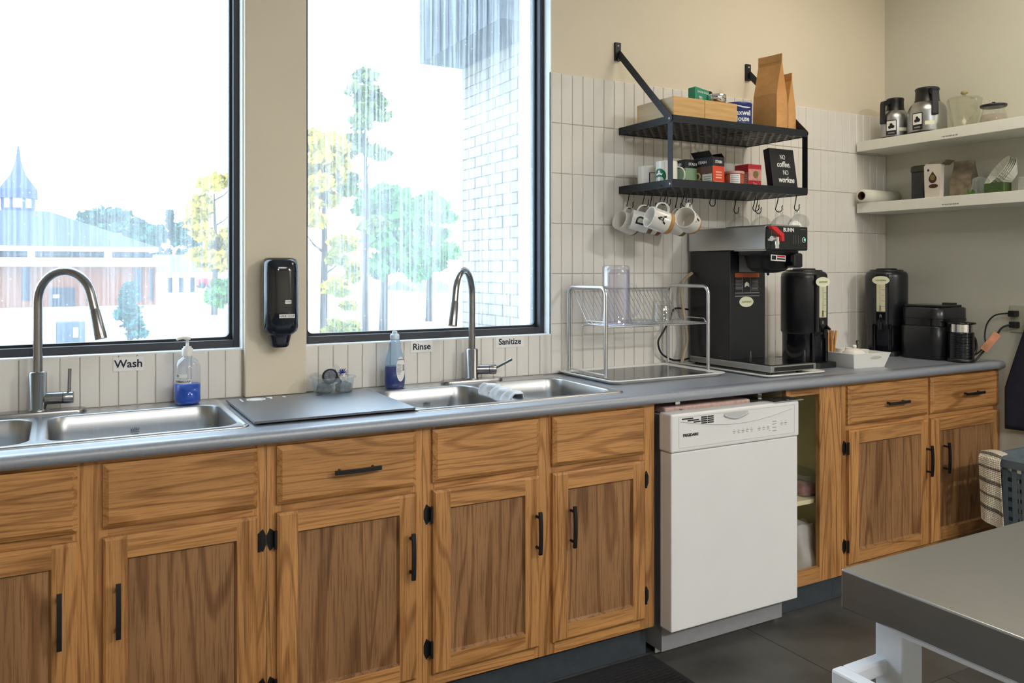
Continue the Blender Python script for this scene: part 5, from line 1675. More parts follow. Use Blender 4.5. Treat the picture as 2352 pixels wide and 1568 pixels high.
# ------------------------------------------------------------------ insulated servers
def server(label, x, y, face_deg, r=0.098, H=0.427):
    t = thing('drink_server', label, 'dispenser', (x, y, ZT + 0.0005), math.radians(face_deg))
    # local: front looks along +x
    g = G()
    g.rings([[(px_, py_, z) for px_, py_ in rrect(-0.085, 0.135, -0.075, 0.075, 0.04, 6)] for z in (0, 0.018, 0.022)])
    g.build('foot', 'black_plastic', t, local=True)
    g = G()
    g.lathe([(0.088, 0.022), (0.092, 0.03), (0.092, 0.135), (0.093, 0.140)], n=40)
    g.build('stand', 'black_gloss', t, local=True)
    G().box(0.060, 0.098, -0.045, -0.030, 0.022, 0.150).build('leg', 'black_gloss', t, local=True, bev=0.003)
    G().box(0.060, 0.098, 0.030, 0.045, 0.022, 0.150).build('leg', 'black_gloss', t, local=True, bev=0.003)
    g = G()
    g.lathe([(0.090, 0.138), (r, 0.150), (r, 0.385), (r * 0.97, 0.402), (r * 0.88, 0.411), (r * 0.8, 0.413)], n=44)
    body = g.build('body', 'black_satin', t, local=True)
    g = G()
    g.lathe([(r * 0.78, 0.413), (r * 0.78, 0.419), (r * 0.5, 0.420), (r * 0.48, 0.426), (0, 0.427)], n=36)
    g.build('lid', 'black_plastic', t, local=True)
    # raised front column with sight gauge
    fc = G()
    fc.rings([[(px_, py_, z) for px_, py_ in rrect(0.06, r + 0.012, -0.032, 0.032, 0.012, 5)] for z in (0.152, 0.385, 0.398)])
    col = fc.build('front_column', 'black_satin', t, local=True)
    G().box(r + 0.0115, r + 0.0135, -0.020, 0.020, 0.215, 0.350).build('gauge', 'gauge_cream', col, local=True, bev=0.001)
    G().tube([(r + 0.0155, -0.002, 0.218), (r + 0.0155, -0.002, 0.347)], 0.0035, 10).build('gauge_tube', 'clear_glass', col, local=True)
    G().tube([(r + 0.0155, -0.002, 0.219), (r + 0.0155, -0.002, 0.245)], 0.0028, 10).build('coffee_level', 'coffee_brown', col, local=True)
    for k in range(4):
        G().box(r + 0.0132, r + 0.0142, 0.004, 0.018, 0.240 + 0.027 * k, 0.2412 + 0.027 * k).build('gauge_mark', 'ink_black', col, local=True)
    ov = [(0.040 * cos(2 * PI * k / 28), 0.368 + 0.021 * sin(2 * PI * k / 28)) for k in range(28)]
    ob = G().prism(ov, r + 0.0122, r + 0.0136, 'yz').build('oval_badge', 'cream_label', col, local=True)
    G().box(r + 0.0115, r + 0.014, -0.020, 0.020, 0.172, 0.210).build('lower_plate', 'black_gloss', col, local=True)
    text('R', 0.022, (r + 0.0146, 0.0, 0.192), (0, 1, 0), (0, 0, 1), 'grey_label', col, 'lettering', local=True)
    text('canteen', 0.016, (r + 0.0142, 0.0, 0.369), (0, 1, 0), (0, 0, 1), 'olive_ink', col, 'brand_name', local=True)
    g = G()
    g.tube([(0.08, 0, 0.160), (r + 0.030, 0, 0.160)], 0.010, 14)
    g.tube([(r + 0.026, 0, 0.166), (r + 0.026, 0, 0.128)], [0.011, 0.008], 14)
    fa = g.build('faucet', 'black_plastic', t, local=True)
    G().tube([(r + 0.026, 0, 0.166), (r + 0.036, 0, 0.178), (r + 0.052, 0, 0.166)], [0.007, 0.007, 0.006], 10).build('faucet_lever', 'black_gloss', fa, local=True)
    return t
server('black insulated drink server next to the brewer', 2.882, -0.270, -95)
server('black insulated drink server in the corner by the side wall', 3.615, -0.145, -157)

# ------------------------------------------------------------------ white caddy with stirrers
cdx, cdy, cyaw = 3.056, -0.372, math.radians(-5)
t = thing('condiment_tray', 'white plastic caddy with oval hand holes beside the server', 'tray', (cdx, cdy, ZT + 0.0005), cyaw)
def cad(w, d, z):
    return [(x, y, z) for x, y in ((-w, -d), (w, -d), (w, d), (-w, d))]
# front and side boards with an oval hole each are built as strips round the opening
W0, D0, W1_, D1, HH = 0.088, 0.105, 0.108, 0.122, 0.062
def wall_with_hole(p00, p10, p11, p01, hole=True, th=0.003):
    P00, P10, P11, P01 = map(Vector, (p00, p10, p11, p01))
    def at(u, v):
        return (P00 * (1 - u) + P10 * u) * (1 - v) + (P01 * (1 - u) + P11 * u) * v
    g = G()
    if not hole:
        g.add([tuple(at(0, 0)), tuple(at(1, 0)), tuple(at(1, 1)), tuple(at(0, 1))], [(0, 1, 2, 3)])
        return g
    n = 32
    inner, outer = [], []
    for k in range(n):
        a = 2 * PI * k / n
        inner.append(tuple(at(0.62 + 0.16 * cos(a), 0.68 + 0.13 * sin(a))))
        ca, sa = cos(a), sin(a)
        m = max(abs(ca), abs(sa))
        outer.append(tuple(at(min(1, max(0, 0.5 + 0.5 * ca / m)), min(1, max(0, 0.5 + 0.5 * sa / m)))))
    g.add(outer + inner, [(k, (k + 1) % n, n + (k + 1) % n, n + k) for k in range(n)])
    return g
wall_with_hole((-W0, -D0, 0), (W0, -D0, 0), (W1_, -D1, HH), (-W1_, -D1, HH)).build('front_wall', 'white_plastic', t, local=True, solid=0.003)
wall_with_hole((W0, D0, 0), (-W0, D0, 0), (-W1_, D1, HH), (W1_, D1, HH)).build('back_wall', 'white_plastic', t, local=True, solid=0.003)
wall_with_hole((-W0, D0, 0), (-W0, -D0, 0), (-W1_, -D1, HH), (-W1_, D1, HH), False).build('side_wall', 'white_plastic', t, local=True, solid=0.003)
wall_with_hole((W0, -D0, 0), (W0, D0, 0), (W1_, D1, HH), (W1_, -D1, HH), False).build('side_wall', 'white_plastic', t, local=True, solid=0.003)
G().box(-W0, W0, -D0, D0, 0, 0.003).build('floor_panel', 'white_plastic', t, local=True)
ZC_ = ZT + 0.004
sb = thing('sugar_bowl', 'round white lidded bowl in the caddy', 'bowl', (3.030, -0.415, ZC_))
G().lathe([(0.03, 0), (0.042, 0.01), (0.047, 0.035), (0.048, 0.048)], (3.030, -0.415, ZC_), 30, cap1=False).build('bowl', 'white_ceramic', sb)
ld = G().lathe([(0.051, 0.048), (0.048, 0.058), (0.034, 0.070), (0.014, 0.075), (0, 0.0755)], (3.030, -0.415, ZC_), 30).build('lid', 'white_ceramic', sb)
G().lathe([(0.006, 0.075), (0.010, 0.082), (0.009, 0.088), (0, 0.090)], (3.030, -0.415, ZC_), 18).build('knob', 'white_ceramic', ld)
sp = thing('spoon', 'dark spoon handle leaning out of the sugar bowl', 'spoon', (3.062, -0.405, ZC_ + 0.05))
g = G()
g.tube([(3.056, -0.41, ZC_ + 0.05), (3.064, -0.405, ZC_ + 0.085), (3.068, -0.402, ZC_ + 0.100), (3.070, -0.401, ZC_ + 0.107)], [0.003, 0.004, 0.0075, 0.005], 12)
g.build('handle', M('spoon_dark', '#4a4636', 0.35, metal=0.4), sp)
for k, (dx, dy) in enumerate(((0.066, -0.02), (0.070, 0.055), (0.022, 0.072))):
    c_ = (cdx + dx, cdy + dy, ZC_)
    tag(G().lathe([(0.016, 0), (0.021, 0.062), (0.022, 0.064), (0.019, 0.063), (0.015, 0.004), (0, 0.004)], c_, 22, cap1=False).build('creamer_cup', 'white_plastic'),
        ('small white cup in the caddy beside the sugar bowl', 'small white cup in the caddy corner towards the wall', 'small white cup in the caddy behind the sugar bowl')[k], 'cup', 'small cups in the caddy')
hx, hy = 3.004, -0.306
t = thing('stirrer_holder', 'clear cup holding the wooden stirrers in the caddy', 'cup', (hx, hy, ZC_))
G().lathe([(0.026, 0), (0.030, 0.055), (0.031, 0.056), (0.028, 0.054), (0.024, 0.003), (0, 0.003)], (hx, hy, ZC_), 24, cap1=False).build('cup', 'tub_plastic', t)
rn = random.Random(21)
sm = None
for k in range(30):
    if sm is None:
        gg = G()
        gg.box(-0.0028, 0.0028, -0.0008, 0.0008, 0, 0.142)
        sm = bpy.data.meshes.new('stir_stick')
        sm.from_pydata(gg.v, [], gg.f)
        sm.materials.append(MATS['stick_wood'])
    o = bpy.data.objects.new('stir_stick', sm)
    COL.objects.link(o)
    a, rr_ = rn.uniform(0, 2 * PI), 0.020 * math.sqrt(rn.random())
    o.location = (hx + rr_ * cos(a), hy + rr_ * sin(a), ZC_ + 0.0035 + 0.001 * rn.random())
    o.rotation_euler = (rn.uniform(-0.06, 0.06), 0.16 * cos(a) + rn.uniform(-0.03, 0.06), rn.uniform(-0.5, 0.5))
    tag(o, 'flat wooden coffee stirrer standing in the cup by the server', 'stirrer', 'wooden stirrers in the cup')

# ------------------------------------------------------------------ grinder and frother in the corner
t = thing('coffee_machine', 'low black coffee machine against the side wall', 'coffee maker', (3.665, -0.365, ZT + 0.0005))
zb = ZT + 0.001
def cm(w, d, z, r, ox=0, oy=0):
    return [(3.665 + ox + x, -0.365 + oy + y, zb + z) for x, y in rrect(-w, w, -d, d, r, 6)]
G().rings([cm(0.118, 0.105, 0, 0.05), cm(0.122, 0.110, 0.006, 0.05), cm(0.122, 0.110, 0.150, 0.05), cm(0.118, 0.106, 0.156, 0.05)]).build('base', 'black_satin', t)
G().rings([cm(0.120, 0.108, 0.157, 0.05), cm(0.120, 0.108, 0.190, 0.05)]).build('middle_ring', 'black_gloss', t)
G().rings([cm(0.118, 0.106, 0.191, 0.05), cm(0.118, 0.106, 0.236, 0.05), cm(0.112, 0.10, 0.242, 0.05)]).build('upper_body', 'black_satin', t)
G().box(3.575, 3.735, -0.46, -0.27, zb + 0.242, zb + 0.254).build('lid', 'black_gloss', t, bev=0.004)
G().box(3.70, 3.745, -0.43, -0.38, zb + 0.250, zb + 0.262).build('lid_latch', 'black_plastic', t, bev=0.004)
fx, fy = 3.607, -0.535
t = thing('milk_frother', 'ribbed black milk frother with steel band in front of the coffee machine', 'frother', (fx, fy, ZT + 0.0005))
G().lathe([(0.056, 0), (0.058, 0.004), (0.058, 0.012), (0.053, 0.016)], (fx, fy, zb), 36, cap1=False).build('foot', 'black_plastic', t)
pf = [(0.053, 0.016)]
for k in range(17):
    z = 0.018 + 0.0068 * k
    pf += [(0.0525, z), (0.0545, z + 0.002), (0.0545, z + 0.0045), (0.0525, z + 0.0062)]
pf += [(0.050, 0.136)]
G().lathe(pf, (fx, fy, zb), 36, cap0=False).build('ribbed_body', 'black_gloss', t)
G().lathe([(0.047, 0.136), (0.047, 0.172)], (fx, fy, zb), 36).build('steel_band', 'chrome', t)
G().lathe([(0.060, 0.172), (0.062, 0.175), (0.060, 0.180), (0.03, 0.183), (0, 0.184)], (fx, fy, zb), 36).build('lid', 'black_gloss', t)
g = G()
g.tube(smooth_path([(fx + 0.05, fy - 0.012, zb + 0.118), (fx + 0.075, fy - 0.02, zb + 0.10), (fx + 0.080, fy - 0.02, zb + 0.05), (fx + 0.055, fy - 0.012, zb + 0.018)]), 0.006, 10)
g.build('handle', 'black_plastic', t)

# ------------------------------------------------------------------ outlet and cords on the side wall
t = thing('wall_outlet', 'white double wall outlet with two black plugs on the side wall', 'outlet', (XR - 0.001, -0.682, 1.112))
G().box(XR - 0.007, XR - 0.0008, -0.722, -0.642, 1.050, 1.172).build('cover_plate', M('outlet_plate', '#bdbba8', 0.5), t, bev=0.002)
for z, y in ((1.135, -0.668), (1.085, -0.672)):
    G().box(XR - 0.040, XR - 0.0075, y - 0.017, y + 0.017, z - 0.014, z + 0.014).build('plug', 'black_plastic', t, bev=0.004)
cA = smooth_path([(XR - 0.036, -0.655, 1.137), (XR - 0.05, -0.60, 1.125), (XR - 0.06, -0.57, 1.085), (XR - 0.07, -0.565, 1.03), (XR - 0.085, -0.575, 0.985), (XR - 0.108, -0.548, 0.945), (XR - 0.13, -0.512, ZT + 0.010), (XR - 0.09, -0.505, ZT + 0.005), (XR - 0.06, -0.484, ZT + 0.012)])
tag(G().tube(cA, 0.0036, 9).build('power_cord', 'cord_black'), 'thin black cord curving from the upper plug to the worktop', 'cord')
cB = smooth_path([(XR - 0.036, -0.660, 1.085), (XR - 0.055, -0.635, 1.07), (XR - 0.07, -0.615, 1.03), (XR - 0.085, -0.59, 0.985), (XR - 0.10, -0.565, 0.945), (XR - 0.125, -0.555, ZT + 0.006), (XR - 0.130, -0.530, ZT + 0.0055), (XR - 0.122, -0.508, ZT + 0.02), (XR - 0.10, -0.508, ZT + 0.035), (XR - 0.075, -0.530, ZT + 0.030)])
tag(G().tube(cB, 0.0046, 9).build('power_cord', 'cord_black'), 'thick black cord looping from the lower plug onto the worktop', 'cord')
d_ = (Vector((XR - 0.098, -0.575, 0.965)), Vector((XR - 0.066, -0.622, 1.045)))
g = G()
ax = (d_[1] - d_[0]).normalized()
sd = ax.cross(Vector((1, 0.4, 0))).normalized() * 0.016
o_ = Vector((-0.006, -0.004, 0))
g.add([tuple(d_[0] - sd + o_), tuple(d_[0] + sd + o_), tuple(d_[1] + sd + o_), tuple(d_[1] - sd + o_)], [(0, 1, 2, 3)])
tag(g.build('cord_tag', 'tag_orange', solid=0.0008), 'faded orange paper tag wrapped on the plug cord', 'tag')

# ------------------------------------------------------------------ white shelves on the side wall
SX0 = 3.560
def wall_shelf(z0, z1, label):
    t = thing('wall_shelf', label, 'shelf', (3.70, -0.60, z0))
    G().box(SX0, XR - 0.001, -1.25, -0.0145, z0, z1).build('board', M('shelf_white', '#e8e8de', 0.45, var=0.02), t, bev=0.0015)
    g = G()
    rn_ = random.Random(int(z0 * 1000))
    y = -0.472
    while y > -0.545:                            # a strip of print too small to read
        w_ = rn_.uniform(0.003, 0.009)
        decal('label_print', (SX0 - 0.0004, y, z0 + 0.0095), (0, -1, 0), (0, 0, 1), w_, 0.0055, 'ink_grey', t, 0.0003)
        y -= w_ + 0.0022
    return t
wall_shelf(1.935, 1.985, 'white floating shelf carrying the carafes')
wall_shelf(1.622, 1.672, 'white floating shelf below the carafe shelf')
ZS1, ZS2 = 1.9855, 1.6725
def carafe(label, x, y, r, h, hang, badge):
    t = thing('coffee_carafe', label, 'carafe', (x, y, ZS1), math.radians(hang))
    # local +x is the handle side
    G().lathe([(r * 0.96, 0), (r, 0.006), (r, 0.012)], n=36, cap1=False).build('base_ring', 'black_plastic', t, local=True)
    G().lathe([(r * 0.985, 0.012), (r * 1.0, 0.02), (r * 1.0, h * 0.48), (r * 0.97, h * 0.55), (r * 0.86, h * 0.63), (r * 0.70, h * 0.69)], n=40, cap0=False).build('body', 'steel_z', t, local=True)
    col = G().lathe([(r * 0.68, h * 0.68), (r * 0.62, h * 0.76), (r * 0.60, h * 0.93), (r * 0.64, h * 0.97), (r * 0.60, h), (0, h)], n=36).build('collar', 'black_plastic', t, local=True)
    g = G()
    hw = 0.013
    out = [(r * 0.55, h * 0.97), (r * 1.12, h * 0.92), (r * 1.18, h * 0.86), (r * 1.22, h * 0.38), (r * 1.06, h * 0.36), (r * 1.02, h * 0.80), (r * 0.60, h * 0.86)]
    g.prism(out, -hw, hw, 'xz')
    g.build('handle', 'black_plastic', t, local=True, bev=0.004)
    for ang, m_ in badge:
        a = math.radians(ang - hang)
        gg = G()
        gg.sheet(lambda u, v: ((r + 0.0008) * cos(a + (u - 0.5) * 0.05 / r), (r + 0.0008) * sin(a + (u - 0.5) * 0.05 / r), h * 0.08 + h * 0.36 * v), 6, 1)
        bd = gg.build('badge', 'box_black', t, local=True)
        gg = G()
        gg.sheet(lambda u, v: ((r + 0.0014) * cos(a + (u - 0.5) * 0.043 / r), (r + 0.0014) * sin(a + (u - 0.5) * 0.043 / r), h * 0.19 + h * 0.23 * v), 6, 1)
        gg.build('badge_field', 'white_label', bd, local=True)
        for da, zz, s in ((-0.006, 0.27, 0.008), (0.006, 0.28, 0.009), (0.0, 0.33, 0.007)):
            gg = G()
            gg.sheet(lambda u, v: ((r + 0.002) * cos(a + (da + s * v * cos(2 * PI * u)) / r), (r + 0.002) * sin(a + (da + s * v * cos(2 * PI * u)) / r), h * zz + s * v * sin(2 * PI * u)), 14, 2)
            gg.build('badge_mark', 'ink_black', bd, local=True)
        gg = G()
        gg.sheet(lambda u, v: ((r + 0.0016) * cos(a + (u - 0.5) * 0.030 / r), (r + 0.0016) * sin(a + (u - 0.5) * 0.030 / r), h * 0.115 + h * 0.03 * v), 6, 1)
        gg.build('badge_text', 'grey_label', bd, local=True)
        a2 = a + 0.055 / r
        gg = G()
        gg.sheet(lambda u, v: ((r + 0.0008) * cos(a2 + (u - 0.5) * 0.04 / r), (r + 0.0008) * sin(a2 + (u - 0.5) * 0.04 / r), h * 0.17 + h * 0.08 * v), 6, 1)
        gg.build('name_strip', 'cream_label', t, local=True)
    return t
carafe('steel coffee carafe with black handle turned to the corner', 3.668, -0.155, 0.066, 0.205, 166, ((-160, 0),))
carafe('wider steel coffee carafe with handle facing the room', 3.672, -0.325, 0.086, 0.225, -126, ((-176, 0),))
t = thing('glass_teapot', 'clear glass pitcher with knobbed lid on the upper shelf', 'pitcher', (3.68, -0.505, ZS1))
G().lathe([(0.040, 0), (0.045, 0.004), (0.062, 0.06), (0.072, 0.12), (0.075, 0.140)], (3.68, -0.505, ZS1), 34, cap1=False).build('body', 'cloudy_glass', t)
ld = G().lathe([(0.070, 0.138), (0.06, 0.150), (0.03, 0.155), (0, 0.156)], (3.68, -0.505, ZS1), 30, cap0=False).build('lid', 'cloudy_glass', t)
G().lathe([(0.008, 0.155), (0.006, 0.162), (0.016, 0.168), (0.014, 0.178), (0, 0.180)], (3.68, -0.505, ZS1), 20).build('knob', M('knob_olive', '#a3996a', 0.3), ld)
G().tube(smooth_path([(3.64, -0.56, ZS1 + 0.135), (3.625, -0.595, ZS1 + 0.12), (3.63, -0.59, ZS1 + 0.06), (3.65, -0.55, ZS1 + 0.04)]), 0.005, 10).build('handle', 'clear_glass', t)
t = thing('sugar_jar', 'small glass sugar jar with flat black lid on the upper shelf', 'jar', (3.66, -0.652, ZS1))
G().lathe([(0.050, 0), (0.054, 0.004), (0.056, 0.02), (0.050, 0.045), (0.043, 0.068), (0.043, 0.076)], (3.66, -0.652, ZS1), 30, cap1=False).build('jar', 'clear_glass', t)
G().lathe([(0.048, 0.002), (0.052, 0.02), (0.047, 0.042), (0, 0.046)], (3.66, -0.652, ZS1), 30).build('contents', M('sugar_fill', '#a89a8c', 0.8, var=0.08), t)
G().lathe([(0.050, 0.076), (0.054, 0.080), (0.054, 0.087), (0.008, 0.089), (0.007, 0.100), (0, 0.101)], (3.66, -0.652, ZS1), 30).build('lid', 'black_plastic', t)
# lower shelf
t = thing('paper_roll', 'white paper roll with brown core lying on the lower shelf', 'roll', (3.67, -0.058, ZS2))
ry = 0.0335
def roll_ring(x, r):
    return [(x, -0.058 + r * cos(2 * PI * k / 28), ZS2 + ry + 0.0005 + r * sin(2 * PI * k / 28)) for k in range(28)]
G().rings([roll_ring(3.540, 0.021), roll_ring(3.540, ry), roll_ring(3.800, ry), roll_ring(3.800, 0.021)], 0, True, True, False, False).build('paper', 'filter_paper', t)
G().rings([roll_ring(3.5395, 0.0215), roll_ring(3.5395, 0.018), roll_ring(3.8005, 0.018), roll_ring(3.8005, 0.0215)], 0, True, True, False, False).build('core', 'core_brown', t)
t = thing('black_canister', 'dark square canister standing beside the white coffee packet', 'canister', (3.655, -0.315, ZS2))
G().rings([[(3.655 + x, -0.318 + y, ZS2 + z) for x, y in rrect(-w, w, -w, w, 0.016)] for z, w in ((0, 0.043), (0.130, 0.043), (0.133, 0.041))]).build('body', 'black_gloss', t)
G().rings([[(3.655 + x, -0.318 + y, ZS2 + z) for x, y in rrect(-w, w, -w, w, 0.016)] for z, w in ((0.133, 0.045), (0.156, 0.045), (0.163, 0.038))]).build('lid', M('dark_green_lid', '#1c241c', 0.3), t)
G().box(3.585, 3.63, -0.31, -0.255, ZS2, ZS2 + 0.004).build('coaster', 'black_plastic', t)
t = thing('coffee_packet', 'white coffee packet with brown drop emblem on the lower shelf', 'packet', (3.625, -0.405, ZS2))
g = G()
g.prism([(-0.447, ZS2), (-0.372, ZS2), (-0.368, ZS2 + 0.150), (-0.378, ZS2 + 0.160), (-0.452, ZS2 + 0.154)], 3.583, 3.612, 'yz')
pk = g.build('packet', 'bag_silver', t, bev=0.004)
g = G()
g.prism([(-0.378, ZS2 + 0.158), (-0.452, ZS2 + 0.153), (-0.480, ZS2 + 0.172), (-0.400, ZS2 + 0.170)], 3.586, 3.650, 'yz')
g.build('folded_top', M('packet_fold', '#6d6a58', 0.4), pk, bev=0.003)
dr = [(-0.412 + 0.020 * cos(a), ZS2 + 0.088 + 0.020 * sin(a)) for a in [math.radians(-220 + 260 * k / 14) for k in range(15)]] + [(-0.412, ZS2 + 0.123)]
G().prism(dr, 3.5822, 3.5830, 'yz').build('drop_emblem', 'core_brown', pk)
G().prism([(-0.412 + 0.012 * cos(a), ZS2 + 0.094 + 0.013 * sin(a)) for a in [2 * PI * k / 14 for k in range(14)]], 3.5816, 3.5822, 'yz').build('emblem_inset', 'olive_base', pk)
G().prism([(-0.416 + 0.023 * cos(a), ZS2 + 0.054 + 0.010 * sin(a)) for a in [2 * PI * k / 18 for k in range(18)]], 3.5822, 3.5830, 'yz').build('oval_emblem', 'core_brown', pk)
G().prism([(-0.390 + 0.006 * cos(a), ZS2 + 0.130 + 0.006 * sin(a)) for a in [2 * PI * k / 12 for k in range(12)]], 3.5822, 3.5830, 'yz').build('dot_emblem', 'box_purple', pk)
def crumple(name, label, cat, x, y, w, d, h, mat, seed, z=ZS2):
    rn = random.Random(seed)
    ph = [rn.uniform(0, 6) for _ in range(8)]
    g = G()
    def fn(u, v):
        a = 2 * PI * u
        k = (1 - 0.35 * v ** 2) * (1 + 0.10 * sin(3 * a + ph[0] + 3 * v) + 0.07 * sin(7 * a + ph[1]) + 0.05 * sin(11 * a + 9 * v + ph[2]))
        if v > 0.86:
            k *= 1 - (v - 0.86) * 5
        return (x + w * k * cos(a), y + d * k * sin(a), z + h * v + 0.006 * sin(5 * a + ph[3]) * v * (1 - v) * 4)
    g.sheet(fn, 40, 16)
    g.add([fn(i / 40, 0) for i in range(40)], [list(range(40))[::-1]])
    return tag(g.build(name, mat), label, cat)
_zu = ZU
ZU = ZS2
kb = kraft_bag('brownish see-through coffee bag standing behind the white packet', 3.690, -0.500, 0.095, 0.085, 0.170, math.radians(-84), M('brown_film', '#7d715f', 0.3, var=0.4, vscale=35))
kb.name = 'coffee_bag'
ZU = _zu
crumple('produce_bag', 'clear bag with bits of green on the lower shelf', 'bag', 3.655, -0.596, 0.055, 0.034, 0.085, 'tub_plastic', 9)
for k, (x, y, s) in enumerate(((3.588, -0.592, 0.030), (3.586, -0.604, 0.022))):
    g = G()
    rn = random.Random(k + 40)
    for q in range(7):
        a = rn.uniform(0.2, PI - 0.2)
        c_ = Vector((x, y + rn.uniform(-0.012, 0.012), ZS2 + 0.001))
        e_ = c_ + Vector((-0.006, cos(a) * s * 0.6, sin(a) * s))
        g.add([tuple(c_), tuple((c_ + e_) / 2 + Vector((0, 0.006, 0.0))), tuple(e_), tuple((c_ + e_) / 2 - Vector((0, 0.006, 0.0)))], [(0, 1, 2, 3)])
    tag(g.build('leaf_sprig', 'leaf_green', solid=0.0006), ('larger green leaf sprig at the shelf edge by the clear bag', 'smaller green leaf sprig at the shelf edge by the clear bag')[k], 'leaves')
tag(G().rings([[(3.600 + x, -0.705 + y, ZS2 + z) for x, y in rrect(-0.03, 0.03, -0.045, 0.045, 0.006)] for z in (0, 0.042)]).build('green_packet', M('dark_green', '#3c5226', 0.5, var=0.2)), 'dark green packet under the paper filters', 'packet')
# stack of fluted basket filters standing on edge
t = thing('coffee_filters', 'stack of fluted white paper coffee filters on the lower shelf', 'filters', (3.66, -0.70, ZS2 + 0.03))
for q in range(5):
    g = G()
    n = 96
    ax = Vector((-0.62, 0.55, 0.56)).normalized()
    e1 = ax.cross(Vector((0, 0, 1))).normalized()
    e2 = ax.cross(e1)
    c0 = Vector((3.682, -0.690 - 0.002 * q, ZS2 + 0.080)) - ax * (0.006 * q)
    def fil(u, v):
        a = 2 * PI * u
        r = 0.036 + 0.042 * v
        wv = 0.0035 * v * sin(32 * a + q)
        return tuple(c0 + (e1 * cos(a) + e2 * sin(a)) * (r + wv) + ax * (0.040 * v))
    g.sheet(fil, n, 4)
    g.add([fil(i / n, 0) for i in range(n)], [list(range(n))])
    g.build('filter', 'filter_paper', t)
tag(G().box(3.60, 3.75, -0.87, -0.79, ZS2, ZS2 + 0.060).build('paper_box', M('grey_box', '#9a9a92', 0.6, var=0.2), bev=0.003), 'pale grey carton at the room end of the lower shelf', 'box')
# ------------------------------------------------------------------ floor mat
t = thing('floor_mat', 'black ribbed rubber mat on the floor before the sinks', 'mat', (0.6, -0.88, 0.0005))
G().box(-0.6, 1.79, -1.20, -0.562, 0.0005, 0.009).build('mat', 'rubber_mat', t, bev=0.003)
g = G()
for k in range(40):
    y = -1.18 + 0.0152 * k
    g.box(-0.58, 1.77, y, y + 0.007, 0.009, 0.0115)
g.build('ribs', 'rubber_mat', t)['kind'] = 'stuff'

# ------------------------------------------------------------------ steel table
TX0, TX1, TY0, TY1, TZ = 1.118, 2.35, -2.62, -1.888, 0.850
t = thing('steel_table', 'stainless steel work table on a white tube frame', 'table', ((TX0 + TX1) / 2, (TY0 + TY1) / 2, 0.0))
G().box(TX0, TX1, TY0, TY1, TZ - 0.064, TZ).build('top', 'table_steel', t, bev=0.003, seg=3)
lg = 0.050
for x in (TX0 + 0.045, TX1 - 0.045 - lg):
    for y in (TY0 + 0.03, TY1 - 0.03 - lg):
        leg = G().box(x, x + lg, y, y + lg, 0.012, TZ - 0.066).build('leg', 'white_powder', t, bev=0.003)
        G().lathe([(0.020, 0.0005), (0.022, 0.004), (0.022, 0.012)], (x + lg / 2, y + lg / 2, 0.0), 16).build('foot', 'black_plastic', leg)
for y in (TY0 + 0.04, TY1 - 0.03 - 0.04):
    G().box(TX0 + 0.045 + lg, TX1 - 0.045 - lg, y, y + 0.03, TZ - 0.100, TZ - 0.066).build('top_rail', 'white_powder', t, bev=0.002)
for x in (TX0 + 0.030, TX1 - 0.06):
    G().box(x, x + 0.03, TY0 + 0.03 + lg, TY1 - 0.03 - lg, TZ - 0.085, TZ - 0.066).build('top_rail', 'white_powder', t, bev=0.002)
# bent push handle bolted to the end legs
hz = TZ - 0.150
g = G()
hw = 0.0125
g.box(TX0 - 0.045 - hw, TX0 - 0.045 + hw, TY0 + 0.04 - hw, TY1 - 0.04 + hw, hz - hw, hz + hw)
for y in (TY0 + 0.04, TY1 - 0.04):
    g.box(TX0 - 0.045 + hw, TX0 + 0.09, y - hw, y + hw, hz - hw * 0.98, hz + hw * 0.98)
hb = g.build('push_handle', 'white_powder', t, bev=0.004)
for y in (TY1 - 0.055, TY0 + 0.055):
    for dz in (0.035, -0.035):
        G().tube([(TX0 + 0.045 + lg, y, hz + dz), (TX0 + 0.045 + lg + 0.006, y, hz + dz), (TX0 + 0.045 + lg + 0.012, y, hz + dz)], [0.011, 0.011, 0.006], 12).build('bolt', 'chrome', hb)
for y in (TY0 + 0.05, TY1 - 0.075):
    G().box(TX0 + 0.045 + lg, TX1 - 0.045 - lg, y, y + 0.025, 0.20, 0.225).build('lower_rail', 'white_powder', t, bev=0.002)
G().box(TX0 + 0.05, TX0 + 0.075, TY0 + 0.03 + lg, TY1 - 0.03 - lg, 0.20, 0.225).build('lower_rail', 'white_powder', t, bev=0.002)
G().box(TX1 - 0.075, TX1 - 0.05, TY0 + 0.03 + lg, TY1 - 0.03 - lg, 0.20, 0.225).build('lower_rail', 'white_powder', t, bev=0.002)

# ------------------------------------------------------------------ laundry basket, towel, apron
KX0, KX1, KY0, KY1, KH = 3.395, 3.785, -1.32, -0.800, 0.570
t = thing('laundry_basket', 'grey slotted plastic laundry basket against the side wall', 'basket', ((KX0 + KX1) / 2, (KY0 + KY1) / 2, 0.0005))
def kr(d, z, r=0.05):
    return [(p[0], p[1], z) for p in rrect(KX0 + d, KX1 - d, KY0 + d, KY1 - d, r, 5)]
G().rings([kr(-0.008, KH - 0.045), kr(-0.012, KH - 0.012), kr(-0.006, KH), kr(0.010, KH), kr(0.012, KH - 0.045)], 0, False, True, False, False).build('rim', 'basket_grey', t, solid=0.003)
G().rings([kr(0.035, 0.002), kr(0.035, 0.03), kr(0.033, 0.035)], 0, False).build('base', 'basket_grey', t)
nb = 12
for k in range(nb):                                     # horizontal bands
    z0 = 0.035 + (KH - 0.08) * k / nb
    d = 0.033 - 0.025 * k / nb
    G().rings([kr(d, z0), kr(d - 0.001, z0 + (KH - 0.08) / nb * 0.55), kr(d + 0.004, z0 + (KH - 0.08) / nb * 0.55), kr(d + 0.004, z0), kr(d, z0)], 0, False, True, False, False).build('band', 'basket_grey', t)
ribs = []
